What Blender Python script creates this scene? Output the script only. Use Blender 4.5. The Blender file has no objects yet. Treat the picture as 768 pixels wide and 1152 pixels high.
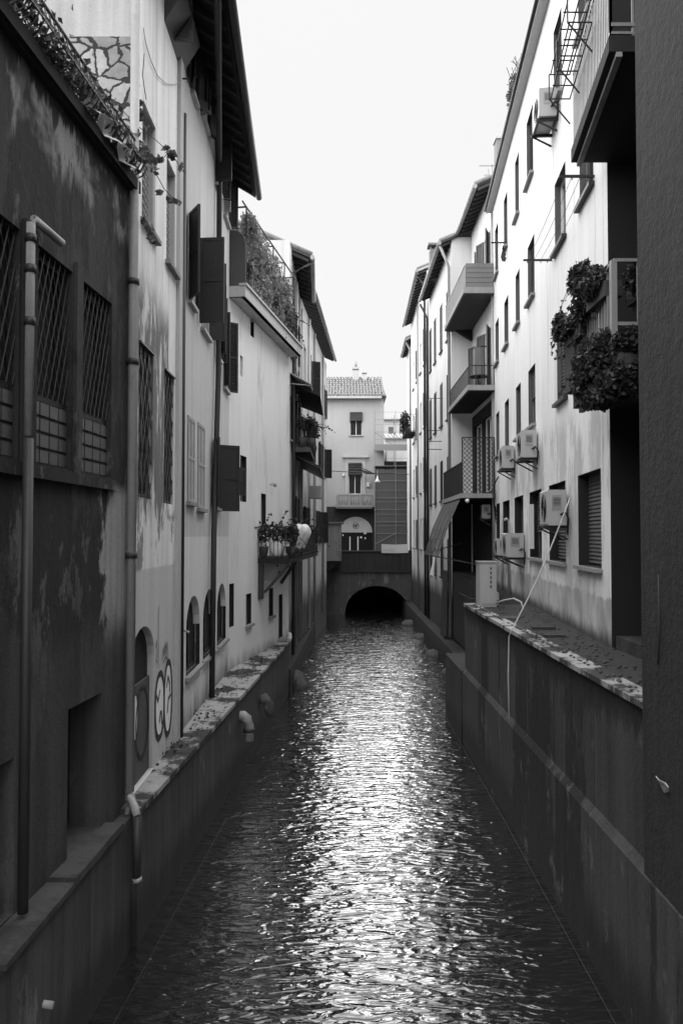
import bpy, math, random
from mathutils import Vector, Matrix
random.seed(11)
R = math.radians
scene = bpy.context.scene
COL = scene.collection

# ------------------------------------------------------------------ camera maths
FOC = 900.0
PITCH = math.atan2(27.0, FOC)
def ray(u, v):
    up = 576.0 - v
    return Vector((u - 384.0, FOC*math.cos(PITCH) - up*math.sin(PITCH), FOC*math.sin(PITCH) + up*math.cos(PITCH)))
def at(u, v, Y):
    d = ray(u, v)
    return d*(Y/d.y)
WATER = -4.2

# ------------------------------------------------------------------ materials
class NB:
    def __init__(s, name):
        s.m = bpy.data.materials.new(name); s.m.use_nodes = True
        s.nt = s.m.node_tree; s.nt.nodes.clear()
        s.out = s.nt.nodes.new('ShaderNodeOutputMaterial')
        s.geo = s.nt.nodes.new('ShaderNodeNewGeometry')
        sp = s.nt.nodes.new('ShaderNodeSeparateXYZ'); s.L(s.geo.outputs['Position'], sp.inputs[0])
        s.x, s.y, s.z = sp.outputs
    def L(s, a, b): s.nt.links.new(a, b)
    def put(s, sock, v):
        if isinstance(v, (int, float)): sock.default_value = v
        else: s.L(v, sock)
    def math(s, op, a, b=0.0, clamp=False):
        n = s.nt.nodes.new('ShaderNodeMath'); n.operation = op; n.use_clamp = clamp
        s.put(n.inputs[0], a); s.put(n.inputs[1], b); return n.outputs[0]
    def add(s, a, b): return s.math('ADD', a, b)
    def mul(s, a, b): return s.math('MULTIPLY', a, b)
    def rng(s, v, a, b, c=0.0, d=1.0):
        n = s.nt.nodes.new('ShaderNodeMapRange'); n.interpolation_type = 'SMOOTHSTEP'
        s.put(n.inputs[0], v)
        n.inputs[1].default_value = a; n.inputs[2].default_value = b
        n.inputs[3].default_value = c; n.inputs[4].default_value = d
        return n.outputs[0]
    def vec(s, sx, sy, sz, off=0.0):
        n = s.nt.nodes.new('ShaderNodeCombineXYZ')
        s.L(s.math('MULTIPLY_ADD', s.x, sx) if 0 else s.add(s.mul(s.x, sx), off), n.inputs[0])
        s.L(s.add(s.mul(s.y, sy), off*1.7), n.inputs[1]); s.L(s.mul(s.z, sz), n.inputs[2])
        return n.outputs[0]
    def noise(s, sx, sy, sz, detail=4, off=0.0, rough=.6, dist=0.0):
        n = s.nt.nodes.new('ShaderNodeTexNoise')
        s.L(s.vec(sx, sy, sz, off), n.inputs['Vector']); n.inputs['Scale'].default_value = 1.0
        n.inputs['Detail'].default_value = detail; n.inputs['Roughness'].default_value = rough
        n.inputs['Distortion'].default_value = dist
        return n.outputs['Fac']
    def mix(s, f, a, b):
        n = s.nt.nodes.new('ShaderNodeMix'); n.data_type = 'FLOAT'; n.clamp_factor = True
        s.put(n.inputs[0], f); s.put(n.inputs[2], a); s.put(n.inputs[3], b); return n.outputs[0]
    def gray(s, v):
        n = s.nt.nodes.new('ShaderNodeCombineXYZ')
        for i in range(3): s.put(n.inputs[i], v)
        return n.outputs[0]
    def bump(s, h, strength=.4, dist=.02):
        n = s.nt.nodes.new('ShaderNodeBump'); n.inputs['Strength'].default_value = strength
        n.inputs['Distance'].default_value = dist; s.L(h, n.inputs['Height']); return n.outputs[0]
    def bsdf(s, v, rough=.9, bump=None, metal=0.0, spec=.3):
        p = s.nt.nodes.new('ShaderNodeBsdfPrincipled')
        s.L(s.gray(v), p.inputs['Base Color']); s.put(p.inputs['Roughness'], rough)
        p.inputs['Metallic'].default_value = metal; p.inputs['Specular IOR Level'].default_value = spec
        if bump is not None: s.L(bump, p.inputs['Normal'])
        s.L(p.outputs[0], s.out.inputs['Surface']); return p

MATS = {}
def plaster(name, base, patch=.25, streak=.3, grain=.12, stain=None, masks=None, bump=.35, sf=5.0, rough=.92, low=None):
    """weathered plaster; stain=(value, threshold) peeled or soiled patches; masks(nb, val)->val custom"""
    b = NB(name)
    off = (sum(map(ord, name)) % 37)*1.3
    n1 = b.noise(.55, .55, .55, 5, off)
    n2 = b.noise(sf, sf, .28, 4, off+3)
    n3 = b.noise(38, 38, 38, 3, off+9)
    f = b.add(1.0, b.mul(b.add(n1, -.5), 2*patch))
    f = b.add(f, b.mul(b.add(n2, -.5), 2*streak))
    f = b.add(f, b.mul(b.add(n3, -.5), 2*grain))
    v = b.mul(f, base)
    if stain:
        sv, th, w = stain
        n4 = b.noise(1.6, 1.6, .5, 7, off+17, .68)
        v = b.mix(b.rng(n4, th, th+w), v, b.mul(f, sv))
    if low:   # damp foot of the wall: (z0, z1, value)
        n5 = b.noise(3.0, 3.0, .8, 5, off+5)
        zz = b.add(b.z, b.mul(b.add(n5, -.5), 1.2*(low[1]-low[0])))
        v = b.mix(b.rng(zz, low[1], low[0]), v, b.mul(f, low[2]))
    if masks: v = masks(b, v, f)
    v = b.math('MAXIMUM', v, .012)
    h = b.add(b.mul(n3, .5), b.mul(b.noise(9, 9, 9, 5, off+21), 1.0))
    b.bsdf(v, rough, b.bump(h, bump, .015))
    MATS[name] = b.m; return b.m
def plain(name, base, rough=.6, metal=0.0, var=.15, scale=9.0, spec=.4, bump=0):
    b = NB(name); off = (sum(map(ord, name)) % 31)*1.1
    n = b.noise(scale, scale, scale*.35, 4, off)
    n2 = b.noise(scale*6, scale*6, scale*6, 2, off+4)
    v = b.mul(b.add(b.add(1.0, b.mul(b.add(n, -.5), 2*var)), b.mul(b.add(n2, -.5), var)), base)
    b.bsdf(v, rough, b.bump(n2, bump, .01) if bump else None, metal, spec)
    MATS[name] = b.m; return b.m

def hband(b, z, lo0, lo1, hi0, hi1, n, amp):
    zz = b.add(z, b.mul(b.add(n, -.5), amp))
    return b.mul(b.rng(zz, lo0, lo1), b.rng(zz, hi1, hi0))

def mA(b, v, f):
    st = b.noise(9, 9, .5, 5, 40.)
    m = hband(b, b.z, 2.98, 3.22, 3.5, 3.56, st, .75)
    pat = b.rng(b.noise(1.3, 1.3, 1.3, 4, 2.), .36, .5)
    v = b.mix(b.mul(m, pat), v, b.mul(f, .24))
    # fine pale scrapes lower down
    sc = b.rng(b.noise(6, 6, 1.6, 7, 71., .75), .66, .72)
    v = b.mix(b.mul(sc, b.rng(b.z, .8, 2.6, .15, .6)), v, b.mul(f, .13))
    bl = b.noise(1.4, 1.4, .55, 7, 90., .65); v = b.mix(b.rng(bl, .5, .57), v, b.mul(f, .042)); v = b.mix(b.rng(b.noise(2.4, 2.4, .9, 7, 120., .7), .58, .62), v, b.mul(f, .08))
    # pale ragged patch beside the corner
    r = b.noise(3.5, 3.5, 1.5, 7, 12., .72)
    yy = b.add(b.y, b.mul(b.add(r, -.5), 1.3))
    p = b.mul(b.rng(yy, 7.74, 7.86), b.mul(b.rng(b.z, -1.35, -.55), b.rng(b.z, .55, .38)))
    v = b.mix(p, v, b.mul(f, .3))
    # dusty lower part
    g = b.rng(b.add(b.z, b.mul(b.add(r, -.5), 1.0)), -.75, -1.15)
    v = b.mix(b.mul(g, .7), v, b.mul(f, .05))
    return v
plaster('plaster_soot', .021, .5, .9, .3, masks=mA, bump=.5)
def mA2(b, v, f):
    n = b.noise(5, 5, 1.2, 7, 33., .7)
    zz = b.add(b.z, b.mul(b.add(n, -.5), 1.6))
    d = b.mul(b.rng(zz, .2, .5), b.rng(zz, 3.2, 2.6))                      # soiled middle storey
    yb = b.rng(b.y, 10.55, 10.4)
    v = b.mix(b.mul(b.mul(d, b.rng(n, .38, .52)), yb), v, b.mul(f, .16))
    p = b.mul(b.rng(b.z, -.36, -.40), b.rng(b.y, 11.0, 10.95))
    v = b.mix(p, v, b.mul(b.add(1., b.mul(b.add(f, -1.), .4)), .5))        # patched pale render
    v = b.mix(b.rng(b.x, -2.275, -2.30), v, b.mul(f, .42))
    n6 = b.noise(2.2, 2.2, 1.2, 7, 51., .7)
    q = b.mul(b.rng(n6, .52, .58), b.mul(b.rng(b.z, -.42, -.36), b.rng(b.z, .45, .2)))
    v = b.mix(b.mul(q, .8), v, b.mul(f, .11))
    return v
plaster('plaster_patched', .7, .2, .5, .1, masks=mA2, low=(-3.0, -2.2, .1))
def mB(b, v, f):
    m = b.rng(b.z, -.02, .0)
    return b.mix(m, v, b.mul(v, .8))
plaster('plaster_grey', .6, .12, .22, .08, masks=mB, low=(-3.0, -2.3, .12), sf=4)
plaster('plaster_cream', .66, .08, .1, .06, low=(-2.95, -2.5, .22), sf=3, stain=(.46, .54, .2))
plaster('plaster_pale', .52, .2, .35, .1, stain=(.3, .62, .08), low=(-2.6, -1.7, .08))
plaster('plaster_shabby', .2, .25, .4, .12, stain=(.14, .5, .08), low=(-2.5, -1.8, .05))
def mF(b, v, f):
    dr = b.noise(8, 8, .22, 5, 44., .65); v = b.mix(b.mul(b.rng(dr, .53, .66), b.rng(b.noise(1.1, 1.1, .5, 3, 77.), .4, .6)), v, b.mul(v, .72))
    n = b.noise(2.5, 2.5, 1.5, 6, 8.)
    zz = b.add(b.z, b.mul(b.add(n, -.5), .25))
    v = b.mix(b.mul(b.rng(b.noise(1.5, 1.5, .5, 7, 19., .7), .44, .56), b.rng(zz, 2.1, 1.6)), v, b.mul(v, .66))       # shade of the lower storeys painted in as noisy patches
    v = b.mix(b.rng(zz, -.78, -.84), v, b.mul(b.mul(f, b.rng(n, .3, .7, .7, 1.25)), .42))   # bare plinth
    v = b.mix(b.rng(zz, -1.15, -1.4), v, b.mul(f, .06))
    return v
plaster('plaster_white', .67, .07, .12, .05, masks=mF, sf=3.5)
plaster('plaster_white_far', .64, .1, .2, .06, low=(-2.4, -1.5, .06), sf=3)
plaster('plaster_shaded_nook', .018, .15, .15, .08)  # shade of the recess put into the plaster colour
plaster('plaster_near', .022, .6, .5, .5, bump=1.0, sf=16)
plaster('facade_far', .38, .06, .1, .05, masks=lambda b, v, f: b.mix(b.rng(b.z, 1.82, 1.78), v, b.mul(f, .035)))  # shade below the balcony painted as a dark lower zone
plaster('plaster_dark', .02, .3, .3, .12)
def mQ(b, v, f):
    n = b.noise(1.0, 1.0, .07, 5, 61., .6); e = b.noise(7, 7, .8, 5, 14.)
    v = b.mix(b.rng(b.add(n, b.mul(b.add(b.noise(5, 5, 2.5, 6, 3.), -.5), .18)), .50, .54), v, b.mul(f, .016))
    v = b.mix(b.rng(b.noise(2, 2, 1.4, 7, 33., .7), .58, .66), v, b.mul(f, .085))                        # long drip columns
    zz = b.add(b.z, b.mul(b.add(e, -.5), .55))
    v = b.mix(b.rng(zz, -1.80, -1.62), v, b.mul(f, .02))                     # wet under the coping
    j = b.math('ABSOLUTE', b.add(b.math('FRACT', b.mul(b.y, .31)), -.5))
    return b.mix(b.rng(j, .006, .0), v, .012)
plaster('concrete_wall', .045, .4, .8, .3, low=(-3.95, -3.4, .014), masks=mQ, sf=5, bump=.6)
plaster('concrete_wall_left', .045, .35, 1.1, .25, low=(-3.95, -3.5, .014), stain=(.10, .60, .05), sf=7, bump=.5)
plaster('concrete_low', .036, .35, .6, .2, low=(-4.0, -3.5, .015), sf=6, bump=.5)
plaster('coping', .28, .4, .2, .3, stain=(.035, .46, .09), bump=.7, sf=3)
plaster('coping_dark', .05, .4, .3, .3, stain=(.03, .45, .12), bump=.7, sf=3)
plaster('terrace_floor', .028, .5, .2, .6, stain=(.22, .68, .05), bump=.9, sf=6)
plaster('stone_white', .42, .1, .15, .1)
plaster('stone_band', .08, .5, .3, .3, stain=(.2, .52, .12))
plaster('soffit', .02, .15, .1, .1)
plaster('soffit_stained', .07, .5, .3, .15)
plaster('sill_stone', .22, .3, .2, .2)
plaster('fascia', .25, .3, .35, .15, sf=8)
plain('iron', .014, .5); plain('iron_light', .22, .4, 0, .2); plain('paint_white', .62, .45, 0, .06); plain('paint_ac', .35, .45, 0, .1)
plain('pipe_grey', .25, .5, 0, .35, 5); plain('pipe_dark', .03, .55, 0, .3); plain('pipe_white', .4, .5, 0, .2)
plain('shutter_dark', .018, .6, 0, .2); plain('shutter_mid', .08, .6, 0, .2); plain('shutter_pale', .3, .7, 0, .25)
plain('glass_dark', .01, .15, 0, .1, spec=.35); plain('void', .008, .9, 0, .1)
plain('glass_block', .065, .3, 0, .35, 8, .5); plain('grout', .10, .9, 0, .2); plain('fabric_dark', .05, .9); plain('fabric_white', .6, .9, 0, .1)
plain('wood_old', .035, .8, 0, .4); plain('rope', .4, .9); plain('paint_black', .02, .7); plain('graffiti_fill', .8, .8, 0, .15)
plain('tile', .15, .85, 0, .5, 6, bump=.4); plain('tile_pale', .2, .85, 0, .5, 6); plain('brown_panel', .15, .8, 0, .3, 4)
plain('terracotta', .05, .85); plain('scaffold', .22, .5, .2, .1); plain('haze_wall', .42, .9, 0, .1, 2); plain('plastic', .6, .25, 0, .2, 12)
plain('iron_wall', .045, .4); plain('door_lower', .07, .8, 0, .3); plain('twig', .05, .9); plain('stone_rock', .07, .9, 0, .4, bump=.5); plain('net_dark', .07, .9)

def leafmat(name, base):
    b = NB(name)
    oi = b.noise(14, 14, 14, 2, 5.); n = b.noise(2.2, 2.2, 2.2, 3, 2.)
    v = b.mul(b.add(b.add(.1, b.mul(oi, 1.1)), b.mul(n, .7)), base)
    p = b.bsdf(v, .55, None, 0, .4)
    t = b.nt.nodes.new('ShaderNodeBsdfTranslucent'); b.L(b.gray(b.mul(v, 1.0)), t.inputs[0])
    mx = b.nt.nodes.new('ShaderNodeMixShader'); mx.inputs[0].default_value = .25
    b.L(p.outputs[0], mx.inputs[1]); b.L(t.outputs[0], mx.inputs[2]); b.L(mx.outputs[0], b.out.inputs['Surface'])
    MATS[name] = b.m
leafmat('leaf_dark', .03); leafmat('leaf_mid', .08); leafmat('leaf_pale', .2)

def crazy():
    b = NB('crazy_paving')
    cv = b.nt.nodes.new('ShaderNodeCombineXYZ')
    b.L(b.add(b.mul(b.x, .8), b.mul(b.noise(4, 4, 4, 3, 2.), .2)), cv.inputs[0]); b.L(b.add(b.mul(b.z, 1.15), b.mul(b.noise(4, 4, 4, 3, 12.), .2)), cv.inputs[2]); wv = cv.outputs[0]
    def vor(feat):
        n = b.nt.nodes.new('ShaderNodeTexVoronoi'); n.feature = feat; n.inputs['Scale'].default_value = 5.5
        b.L(wv, n.inputs['Vector']); n.inputs['Randomness'].default_value = 1.0; return n
    e = vor('DISTANCE_TO_EDGE').outputs['Distance']; c = vor('F1').outputs['Color']
    bw = b.nt.nodes.new('ShaderNodeRGBToBW'); b.L(c, bw.inputs[0])
    st = b.mul(b.add(.16, b.mul(bw.outputs[0], .26)), b.add(.6, b.mul(b.noise(12, 12, 12), .8)))
    j = b.rng(e, .05, .085)
    b.bsdf(b.mix(j, .03, st), .85, b.bump(j, .6, .03)); MATS['crazy_paving'] = b.m
crazy()

def water():
    b = NB('canal_water')
    a = b.noise(1.3, 3.2, 1, 2, 0., .5, .7)
    c = b.noise(3.0, 8.5, 1, 1.5, 7., .5, 1.0)
    d = b.noise(11, 22, 1, 1, 3., .5, .5)
    e = b.noise(.9, 6.5, 1, 1, 21., .5, .6)
    h = b.add(b.add(b.mul(a, .030), b.mul(c, .030)), b.mul(d, .0038))
    h = b.add(h, b.mul(e, .016))
    bp = b.nt.nodes.new('ShaderNodeBump'); bp.inputs['Strength'].default_value = 1.0; bp.inputs['Distance'].default_value = 1.0
    b.L(h, bp.inputs['Height'])
    g = b.nt.nodes.new('ShaderNodeBsdfGlossy'); g.inputs['Roughness'].default_value = .012
    g.inputs['Color'].default_value = (.95, .95, .95, 1); b.L(bp.outputs[0], g.inputs['Normal'])
    df = b.nt.nodes.new('ShaderNodeBsdfDiffuse'); df.inputs['Color'].default_value = (.012, .012, .012, 1)
    lw = b.nt.nodes.new('ShaderNodeFresnel'); lw.inputs['IOR'].default_value = 1.6; b.L(bp.outputs[0], lw.inputs['Normal'])
    mx = b.nt.nodes.new('ShaderNodeMixShader'); b.L(b.math('MINIMUM', b.math('POWER', b.mul(lw.outputs[0], 4.7), 2.5), .85), mx.inputs[0])
    b.L(df.outputs[0], mx.inputs[1]); b.L(g.outputs[0], mx.inputs[2]); b.L(mx.outputs[0], b.out.inputs['Surface'])
    MATS['canal_water'] = b.m
water()

# ------------------------------------------------------------------ mesh builder
ORG = {}
IDF = lambda x, y, z: Vector((x, y, z))
class MB:
    def __init__(s): s.v = []; s.f = []; s.smooth = set()
    def poly(s, pts):
        i = len(s.v); s.v += [Vector(p) for p in pts]; s.f.append(tuple(range(i, i+len(pts)))); return s
    def box(s, x0, x1, y0, y1, z0, z1, fr=IDF):
        i = len(s.v)
        s.v += [fr(x, y, z) for z in (z0, z1) for y in (y0, y1) for x in (x0, x1)]
        for q in ((0,2,3,1),(4,5,7,6),(0,1,5,4),(2,6,7,3),(0,4,6,2),(1,3,7,5)): s.f.append(tuple(i+k for k in q))
        return s
    def prism(s, pts, fr, y0, y1):
        """pts 2D (x,z) outline extruded along y in frame fr"""
        i = len(s.v); n = len(pts)
        s.v += [fr(x, y0, z) for x, z in pts] + [fr(x, y1, z) for x, z in pts]
        s.f.append(tuple(range(i, i+n))); s.f.append(tuple(reversed(range(i+n, i+2*n))))
        for k in range(n): s.f.append((i+k, i+(k+1) % n, i+n+(k+1) % n, i+n+k))
        return s
    def bar(s, a, b, w, h=None):
        a = Vector(a); b = Vector(b); h = h or w
        d = (b-a); L = d.length
        if L < 1e-5: return s
        d /= L; up = Vector((0,0,1)) if abs(d.z) < .9 else Vector((0,1,0))
        x = d.cross(up).normalized(); y = x.cross(d)
        i = len(s.v)
        for p in (a, b):
            for sx, sy in ((-1,-1),(1,-1),(1,1),(-1,1)): s.v.append(p + x*(sx*w/2) + y*(sy*h/2))
        for q in ((0,1,2,3),(7,6,5,4),(0,4,5,1),(1,5,6,2),(2,6,7,3),(3,7,4,0)): s.f.append(tuple(i+k for k in q))
        return s
    def tube(s, pts, r, n=8, rs=None):
        pts = [Vector(p) for p in pts]; i0 = len(s.v)
        for k, p in enumerate(pts):
            d = (pts[min(k+1, len(pts)-1)] - pts[max(k-1, 0)]).normalized()
            up = Vector((0,0,1)) if abs(d.z) < .9 else Vector((0,1,0))
            x = d.cross(up).normalized(); y = x.cross(d); rr = rs[k] if rs else r
            for j in range(n):
                a = 2*math.pi*j/n; s.v.append(p + x*(math.cos(a)*rr) + y*(math.sin(a)*rr))
        for k in range(len(pts)-1):
            for j in range(n):
                a = i0+k*n+j; b = i0+k*n+(j+1) % n
                s.smooth.add(len(s.f)); s.f.append((a, b, b+n, a+n))
        s.f.append(tuple(i0+j for j in reversed(range(n)))); m = i0+(len(pts)-1)*n; s.f.append(tuple(m+j for j in range(n)))
        return s
    def blob(s, c, r, seed=0, n=8):
        rnd = random.Random(seed); i = len(s.v); rows = n//2
        c = Vector(c); r = Vector(r) if not isinstance(r, (int, float)) else Vector((r, r, r))
        for a in range(rows+1):
            for b in range(n):
                t = math.pi*a/rows; p = 2*math.pi*b/n; k = 1+rnd.uniform(-.18, .18) if 0 < a < rows else 1
                s.v.append(c + Vector((r.x*math.sin(t)*math.cos(p)*k, r.y*math.sin(t)*math.sin(p)*k, r.z*math.cos(t)*k)))
        for a in range(rows):
            for b in range(n):
                q = i+a*n+b; w = i+a*n+(b+1) % n; s.smooth.add(len(s.f)); s.f.append((q, w, w+n, q+n))
        return s
    def leaf(s, c, size, rnd):
        n = Vector((rnd.gauss(0,1), rnd.gauss(0,1), rnd.gauss(0,1)))
        n.normalize(); a = n.orthogonal().normalized(); a.rotate(Matrix.Rotation(rnd.uniform(0, 6.28), 3, n)); b = n.cross(a)
        i = len(s.v); w = size*.42
        s.v += [c - a*size*.5, c - a*size*.1 + b*w + n*size*.1, c + a*size*.55, c - a*size*.1 - b*w + n*size*.1]
        s.f.append((i, i+1, i+2)); s.f.append((i, i+2, i+3))
        return s
    def build(s, name, mat, parent=None, origin=None, recalc=True):
        vs = s.v
        if parent is not None: o0 = ORG[parent.as_pointer()]
        else:
            if origin is None:
                xs = [p.x for p in vs]; ys = [p.y for p in vs]; zs = [p.z for p in vs]
                origin = Vector(((min(xs)+max(xs))/2, (min(ys)+max(ys))/2, min(zs)))
            o0 = Vector(origin)
        me = bpy.data.meshes.new(name); me.from_pydata([tuple(p-o0) for p in vs], [], s.f)
        me.materials.append(MATS[mat])
        if s.smooth:
            fl = [False]*len(s.f)
            for k in s.smooth: fl[k] = True
            me.polygons.foreach_set('use_smooth', fl)
        me.update()
        if recalc:
            import bmesh
            bm = bmesh.new(); bm.from_mesh(me); bmesh.ops.recalc_face_normals(bm, faces=bm.faces); bm.to_mesh(me); bm.free()
        o = bpy.data.objects.new(name, me); COL.objects.link(o)
        if parent is not None: o.parent = parent
        else: o.location = o0
        ORG[o.as_pointer()] = o0
        return o

def empty(name, loc, label, cat, group=None):
    o = bpy.data.objects.new(name, None); COL.objects.link(o); o.location = loc; o.empty_display_size = .2
    ORG[o.as_pointer()] = Vector(loc)
    return tag(o, label, cat, group)
def tag(o, label, cat, group=None, kind=None):
    if label: o['label'] = label
    if cat: o['category'] = cat
    if group: o['group'] = group
    if kind: o['kind'] = kind
    return o
def struct(name, mb, mat, origin=None):
    o = mb.build(name, mat, None, origin); o['kind'] = 'structure'; return o

class Wall:
    """vertical wall plane in plan from a to b (b is farther away); side=+1 faces +x, -1 faces -x"""
    def __init__(s, a, b, side):
        s.a = Vector((a[0], a[1])); s.b = Vector((b[0], b[1])); d = s.b - s.a; s.len = d.length; s.t = d/s.len
        s.n = Vector((s.t.y, -s.t.x))*side; s.side = side
    def P(s, q, o, z):
        p = s.a + s.t*q + s.n*o; return Vector((p.x, p.y, z))
    def hit(s, u, v=603, out=0.0):
        d = ray(u, v); a = s.a + s.n*out
        k = (a.x*s.n.x + a.y*s.n.y)/(d.x*s.n.x + d.y*s.n.y); p = d*k
        return (Vector((p.x, p.y)) - s.a).dot(s.t), p.z
    def z(s, u, v, out=0.0): return s.hit(u, v, out)[1]
    def s(s_, u, out=0.0): return s_.hit(u, 603, out)[0]

def facade(mb, W, s0, s1, z0, z1, ops, depth=.22, near=True, far=True, back=5.0, top=True):
    ss = sorted(set([s0, s1] + [x for o in ops for x in (o['s0'], o['s1'])]))
    zs = sorted(set([z0, z1] + [x for o in ops for x in (o['z0'], o['z1'])]))
    ss = [x for x in ss if s0-1e-6 <= x <= s1+1e-6]; zs = [x for x in zs if z0-1e-6 <= x <= z1+1e-6]
    for i in range(len(ss)-1):
        for j in range(len(zs)-1):
            cs = (ss[i]+ss[i+1])/2; cz = (zs[j]+zs[j+1])/2
            if any(o['s0'] < cs < o['s1'] and o['z0'] < cz < o['z1'] for o in ops): continue
            mb.poly([W.P(ss[i],0,zs[j]), W.P(ss[i+1],0,zs[j]), W.P(ss[i+1],0,zs[j+1]), W.P(ss[i],0,zs[j+1])])
    for o in ops:
        a, b, c, d = o['s0'], o['s1'], o['z0'], o['z1']; dp = o.get('depth', depth)
        mb.poly([W.P(a,0,c), W.P(b,0,c), W.P(b,-dp,c), W.P(a,-dp,c)])
        if not o.get('arch'):
            mb.poly([W.P(a,0,d), W.P(b,0,d), W.P(b,-dp,d), W.P(a,-dp,d)])
            zt = d
        else:
            zt = d - o['arch']; N = 10; m = (a+b)/2; hw = (b-a)/2
            pr = [(m-hw*math.cos(math.pi*k/N), zt+o['arch']*math.sin(math.pi*k/N)) for k in range(N+1)]
            for k in range(N):
                (p, q), (r, t) = pr[k], pr[k+1]
                mb.poly([W.P(p,0,q), W.P(r,0,t), W.P(r,0,d), W.P(p,0,d)] if abs(q-d) > 1e-5 and abs(t-d) > 1e-5 else
                        ([W.P(p,0,q), W.P(r,0,t), W.P(p,0,d)] if abs(t-d) < 1e-5 else [W.P(p,0,q), W.P(r,0,t), W.P(r,0,d)]))
                mb.poly([W.P(p,0,q), W.P(r,0,t), W.P(r,-dp,t), W.P(p,-dp,q)])
        for e in (a, b): mb.poly([W.P(e,0,c), W.P(e,0,zt), W.P(e,-dp,zt), W.P(e,-dp,c)])
    B = -back
    if near: mb.poly([W.P(s0,0,z0), W.P(s0,0,z1), W.P(s0,B,z1), W.P(s0,B,z0)])
    if far: mb.poly([W.P(s1,0,z0), W.P(s1,0,z1), W.P(s1,B,z1), W.P(s1,B,z0)])
    mb.poly([W.P(s0,B,z0), W.P(s1,B,z0), W.P(s1,B,z1), W.P(s0,B,z1)])
    if top: mb.poly([W.P(s0,0,z1), W.P(s1,0,z1), W.P(s1,B,z1), W.P(s0,B,z1)])

def slats(mb, fr, x0, x1, z0, z1, pitch, y=0.0, d=.02):
    n = max(2, int((z1-z0)/pitch)); p = (z1-z0)/n
    for k in range(n):
        za = z0+k*p
        mb.poly([fr(x0, y, za), fr(x1, y, za), fr(x1, y+d, za+p*.25), fr(x0, y+d, za+p*.25)])
        mb.poly([fr(x0, y+d, za+p*.25), fr(x1, y+d, za+p*.25), fr(x1, y, za+p), fr(x0, y, za+p)])

def window(root, W, o, style='dark', sill='sill_stone', fm='paint_white', lin=None):
    """a window part in opening o: frame with sub-parts pane, sill, blind"""
    a, b, c, d = o['s0'], o['s1'], o['z0'], o['z1']; dp = o.get('depth', .22)
    fr = lambda x, y, z: W.P(x, y, z)
    m = MB(); w = min(.05, (b-a)*.09); y0, y1 = -dp+.005, -dp+.055
    if o.get('arch'):
        m.box(a+.003, a+w, y0, y1, c+.003, d-o['arch'], fr); m.box(b-w, b-.003, y0, y1, c+.003, d-o['arch'], fr)
        m.box(a+w, b-w, y0, y1, c+.003, c+w, fr)
        m.box((a+b)/2-w/2, (a+b)/2+w/2, y0, y1, c+w, d-.01, fr)
    else:
        m.box(a+.003, a+w, y0, y1, c+.003, d-.003, fr); m.box(b-w, b-.003, y0, y1, c+.003, d-.003, fr)
        m.box(a+w, b-w, y0, y1, c+.003, c+w, fr); m.box(a+w, b-w, y0, y1, d-w, d-.003, fr)
        m.box((a+b)/2-w/2, (a+b)/2+w/2, y0, y1, c+w, d-w, fr)
    f = m.build('window', fm, root)
    p = MB(); p.box(a-.02, b+.02, -dp-.03, -dp+.02, c-.02, d+.02, fr); p.build('pane', 'glass_dark' if style != 'void' else 'void', f)
    if lin:
        q = MB(); g_ = .004
        zt_ = d-o.get('arch', 0)
        q.box(a+.001, a+g_, -dp+.06, -.002, c+.003, zt_, fr); q.box(b-g_, b-.001, -dp+.06, -.002, c+.003, zt_, fr)
        if not o.get('arch'): q.box(a+.001, b-.001, -dp+.06, -.002, d-g_, d-.001, fr)
        q.box(a+.001, b-.001, -dp+.06, -.002, c+.0005, c+.003, fr)
        q.build('reveal_shade', lin, f)  # thin dark lining paints in the shade on the jambs
    if style == 'blind':
        q = MB(); slats(q, fr, a+.006, b-.006, c+o.get('gap', .05), d-.004, .055, -dp+.075, .018)
        q.build('blind', o.get('bm', 'shutter_pale'), f)
    if sill:
        q = MB(); q.box(a-.06, b+.06, -.0, o.get('so', .07), c-.055, c-.002, fr); q.build('sill', sill, f)
    return f

def leafpanel(root, W, s, out, ang, width, z0, z1, mat, louv=True, th=.035, name='shutter', sub=None):
    """shutter leaf hinged at s; ang degrees from the wall (0 = lying away from camera along the wall)"""
    h = W.a + W.t*s + W.n*out
    dr = W.t*math.cos(R(ang)) + W.n*math.sin(R(ang)); nr = Vector((-dr.y, dr.x))
    fr = lambda x, y, z: Vector((h.x + dr.x*x + nr.x*y, h.y + dr.y*x + nr.y*y, z))
    m = MB(); e = min(.05, width*.18)
    m.box(0, e, -th/2, th/2, z0, z1, fr); m.box(width-e, width, -th/2, th/2, z0, z1, fr)
    for zz in (z0, (z0+z1)/2-e/2, z1-e): m.box(e, width-e, -th/2, th/2, zz, zz+e, fr)
    if louv:
        slats(m, fr, e, width-e, z0+e, (z0+z1)/2-e/2, .045, -.008, .016); slats(m, fr, e, width-e, (z0+z1)/2+e/2, z1-e, .045, -.008, .016)
    else: m.box(e, width-e, -.008, .008, z0+e, z1-e, fr)
    return m.build(name, mat, root)

def op(W, un, uf, vt, vb, **k):
    """opening from pixel columns un (near jamb), uf (far jamb); vt, vb rows at the reference jamb"""
    ref = k.pop('ref', uf)
    d = dict(s0=W.s(un), s1=W.s(uf), z0=W.z(ref, vb), z1=W.z(ref, vt)); d.update(k); return d

def foliage(mb, fn, n, size, seed):
    rnd = random.Random(seed)
    for _ in range(n): mb.leaf(fn(rnd), size*rnd.uniform(.6, 1.3), rnd)

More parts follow.
